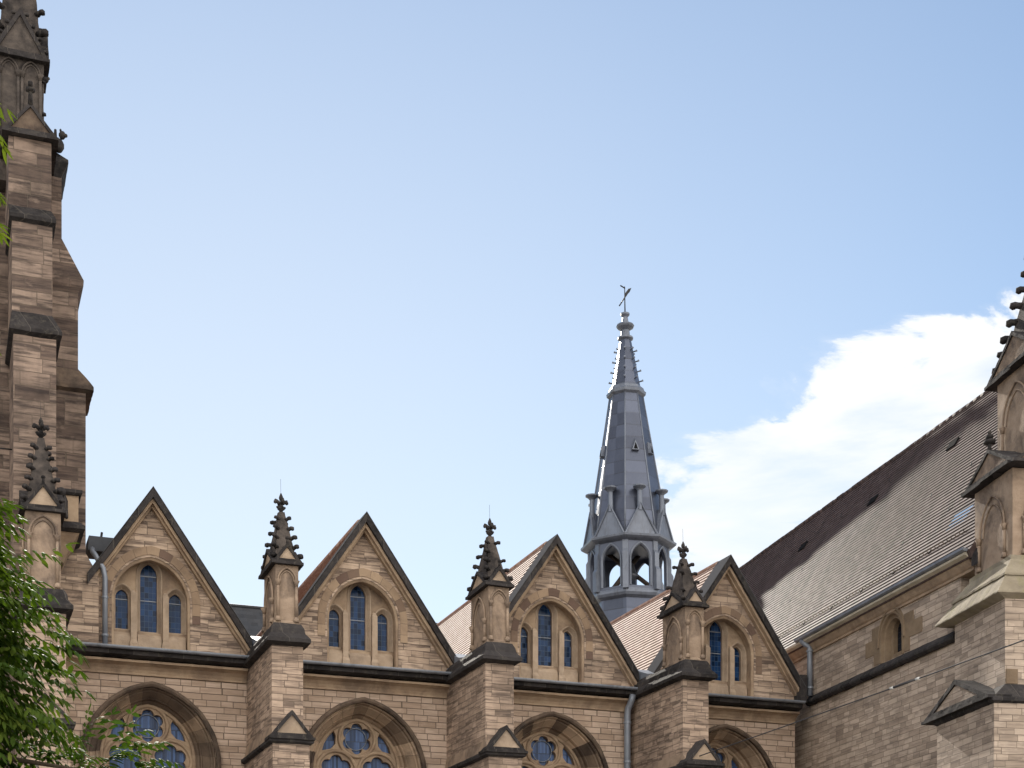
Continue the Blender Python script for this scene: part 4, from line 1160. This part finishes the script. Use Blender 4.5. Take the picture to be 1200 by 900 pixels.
# second tier: main pinnacle
b = MB(); b.box(0.8, 2.6, -2.55, -0.62, 13.9, 16.62); s2 = b.build('upper_tier', 'pinnacle_stone', ct)
blind_panel(s2, 'x', -1.58, 0.8, 14.5, 16.45, 0.8, 0.06)
blind_panel(s2, 'y', 1.7, 0.72, 14.5, 16.45, -2.55, 0.06)
gablet(s2, 'x', -1.6, 1.28, 16.68, 17.5, 0.65, 1.7, 'pinnacle_stone', rim=0.08)
gablet(s2, 'y', 1.7, 1.1, 16.68, 17.5, -2.72, -1.6, 'pinnacle_stone', rim=0.08)
base = (0.82, 2.58, -2.5, -0.68, 16.7); tip = (1.7, -1.6, 20.6, 0.06)
b = MB(); b.rects([base, (1.64, 1.76, -1.66, -1.54, 20.6)]); b.build('spire', 'spire_stone', s2)
spire_crockets(s2, base, tip, 10, 1.75, 0.06, 0.9)
finial(s2, 1.7, -1.6, 20.55, 1.3)

# ------------------------------------------------------------------ overhead cable with its in-line splice
b = MB()
P, Q = Vector((18.84, 37.6, 8.17)), Vector((22.40, 20.2, 9.82))
cp = [P.lerp(Q, i / 24) + Vector((0, 0, -0.06 * math.sin(math.pi * i / 24))) for i in range(25)]
b.tube(cp, 0.015, 6)
cab = b.build('overhead_cable', 'cable_rubber', None, tuple(P)); cab['label'] = 'thin dark overhead cable strung across the church front at lower right'; cab['category'] = 'cable'
for i0, i1, r_, m in ((11.1, 12.0, 0.028, 'cable_rubber'), (12.0, 12.14, 0.032, 'white_ceramic'), (10.96, 11.1, 0.032, 'white_ceramic')):
    k = MB(); k.tube([P.lerp(Q, i0 / 24) + Vector((0, 0, -0.055)), P.lerp(Q, i1 / 24) + Vector((0, 0, -0.055))], r_, 8)
    k.build('splice_sleeve' if m == 'cable_rubber' else 'insulator', m, cab)

# ------------------------------------------------------------------ tree in the left foreground
tree = root('leafy_tree', 'leafy green tree with drooping compound leaves in the left foreground', 'tree', (-2.6, 16.0, 0))
b = MB()
b.tube([(-2.6, 16, 0), (-2.55, 16, 1.2), (-2.5, 16.05, 2.4), (-2.4, 16.1, 3.6)], [0.30, 0.24, 0.21, 0.19], 12)
b.build('trunk', 'bark', tree)
CROWN = [((-1.86, 16.0, 4.4), (2.85, 2.4, 3.35), 1.5), ((1.55, 16.0, 3.72), (0.85, 0.7, 0.66), 1.9), ((0.75, 16.0, 3.5), (0.9, 0.8, 0.85), 1.6), ((-2.0, 16.0, 10.1), (2.42, 1.9, 1.3), 0.5), ((-2.4, 16.2, 7.6), (2.4, 2.2, 2.6), 0.5)]
rng = random.Random(21)
ends = []
limbs = MB()
for k in range(16):
    (c0, r0, _) = CROWN[[0, 0, 0, 0, 0, 0, 1, 1, 2, 2, 3, 3, 4, 4, 4, 0][k]]
    d_ = Vector((rng.uniform(-0.9, 0.9), rng.uniform(-0.9, 0.9), rng.uniform(-0.7, 0.9))).normalized() * rng.uniform(0.5, 0.8)
    e = Vector((c0[0] + r0[0] * d_.x, c0[1] + r0[1] * d_.y, c0[2] + r0[2] * d_.z))
    if k in (6, 7): e = Vector((1.75 - 0.3 * (k - 6), 16.0, 3.95 - 0.2 * (k - 6)))
    s_ = Vector((-2.42, 16.08, rng.uniform(2.6, 3.6)))
    m1 = s_.lerp(e, 0.35) + Vector((rng.uniform(-.2, .2), rng.uniform(-.2, .2), 0.35)); m2 = s_.lerp(e, 0.7) + Vector((rng.uniform(-.15, .15), rng.uniform(-.15, .15), 0.28))
    limbs.tube([s_, m1, m2, e], [0.085, 0.055, 0.032, 0.012], 7)
    ends.append((m1, m2, e))
limbs.build('limbs', 'bark', tree)
lv, lf, tone = [], [], []
tw_ = MB()


def leaflet(p, d, nrm, L, W, t):
    side = d.cross(nrm).normalized(); o = len(lv)
    dr = Vector((0, 0, -1))
    a = p; m1 = p + d * (L * 0.35) + nrm * (L * 0.03); m2 = p + d * (L * 0.72) + dr * (L * 0.06); e = p + d * L + dr * (L * 0.18)
    lv.extend([a, m1 + side * W * 0.5 - nrm * W * 0.12, m1, m1 - side * W * 0.5 - nrm * W * 0.12, m2 + side * W * 0.42 - nrm * W * 0.1, m2, m2 - side * W * 0.42 - nrm * W * 0.1, e])
    for f in ((0, 2, 1), (0, 3, 2), (1, 2, 5, 4), (2, 3, 6, 5), (4, 5, 7), (5, 6, 7)):
        lf.append(tuple(i + o for i in f)); tone.append(t)


def sprig(p, d, t):
    """one compound leaf: a stalk with pairs of drooping leaflets"""
    L = rng.uniform(0.26, 0.42); pairs = rng.choice((3, 4, 4, 5))
    cur = p.copy(); dr = d.normalized()
    sd_ = dr.cross(Vector((0, 0, 1)))
    sd_ = sd_.normalized() if sd_.length > 0.05 else Vector((1, 0, 0))
    for i in range(pairs):
        dr = (dr + Vector((0, 0, -0.16))).normalized()
        cur = cur + dr * (L / pairs)
        nrm = sd_.cross(dr).normalized()
        if nrm.z < 0: nrm = -nrm
        for s_ in (-1, 1):
            ld = (dr * 0.55 + sd_ * s_ * 0.85 + Vector((rng.uniform(-.15, .15), rng.uniform(-.15, .15), rng.uniform(-0.55, -0.15)))).normalized()
            leaflet(cur, ld, nrm, rng.uniform(0.11, 0.17), rng.uniform(0.038, 0.056), min(1, max(0, t + rng.uniform(-0.12, 0.12))))
    leaflet(cur, (dr + Vector((0, 0, -0.2))).normalized(), sd_.cross(dr).normalized(), 0.14, 0.045, t)


def lumpy(v):
    return 1 + 0.13 * math.sin(v.x * 3.1 + v.z * 2.2) + 0.11 * math.sin(v.y * 3.7 - v.z * 4.1 + 1.3) + 0.10 * math.sin(v.z * 5.3 + v.x * 4.4)


for (c0, r0, dens) in CROWN:
    vol = 4.19 * r0[0] * r0[1] * r0[2]
    k = int(vol * 110 * dens)
    if vol < 4: k = int(vol * 110 * dens)
    clumps = []
    for _ in range(max(9, int(vol * 1.6))):
        d_ = Vector((rng.gauss(0, 1), rng.gauss(0, 1), rng.gauss(0, 1))).normalized()
        r_ = rng.uniform(0.55, 1.0)
        clumps.append((Vector((c0[0] + r0[0] * d_.x * r_, c0[1] + r0[1] * d_.y * r_, c0[2] + r0[2] * d_.z * r_)), rng.uniform(-0.22, 0.28)))
    for _ in range(k):
        cp_, ct_ = rng.choice(clumps)
        spread = 0.36 if vol > 4 else 0.24
        p = cp_ + Vector((rng.gauss(0, spread), rng.gauss(0, spread), rng.gauss(0, spread * 0.75)))
        if p.x < -1.6 and rng.random() < 0.75: continue
        q = Vector(((p.x - c0[0]) / r0[0], (p.y - c0[1]) / r0[1], (p.z - c0[2]) / r0[2]))
        if q.length > lumpy(p): continue
        out = Vector((p.x - c0[0], p.y - c0[1], (p.z - c0[2]) * 0.6)).normalized()
        d_ = (out + Vector((rng.uniform(-.7, .7), rng.uniform(-.7, .7), rng.uniform(-0.35, 0.35)))).normalized()
        sprig(p, d_, 0.5 + ct_ + rng.uniform(-0.12, 0.12))
# a few shoots that reach into the sky at the picture's edge
for z_ in (9.72, 10.25, 10.55, 9.5):
    for _ in range(2):
        sprig(Vector((0.30, 16 + rng.uniform(-.2, .2), z_ + rng.uniform(-.08, .08))), Vector((1, rng.uniform(-.4, .4), rng.uniform(-.1, .3))), 0.85)
me = bpy.data.meshes.new('crown')
me.from_pydata([tuple(Vector(p) - Vector((-2.6, 16, 3.0))) for p in lv], [], lf)
at = me.attributes.new('tone', 'FLOAT', 'FACE')
at.data.foreach_set('value', tone)
me.materials.append(MATS['leaf'])
co = bpy.data.objects.new('crown', me); COL.objects.link(co); place(co, (-2.6, 16, 3.0), tree)
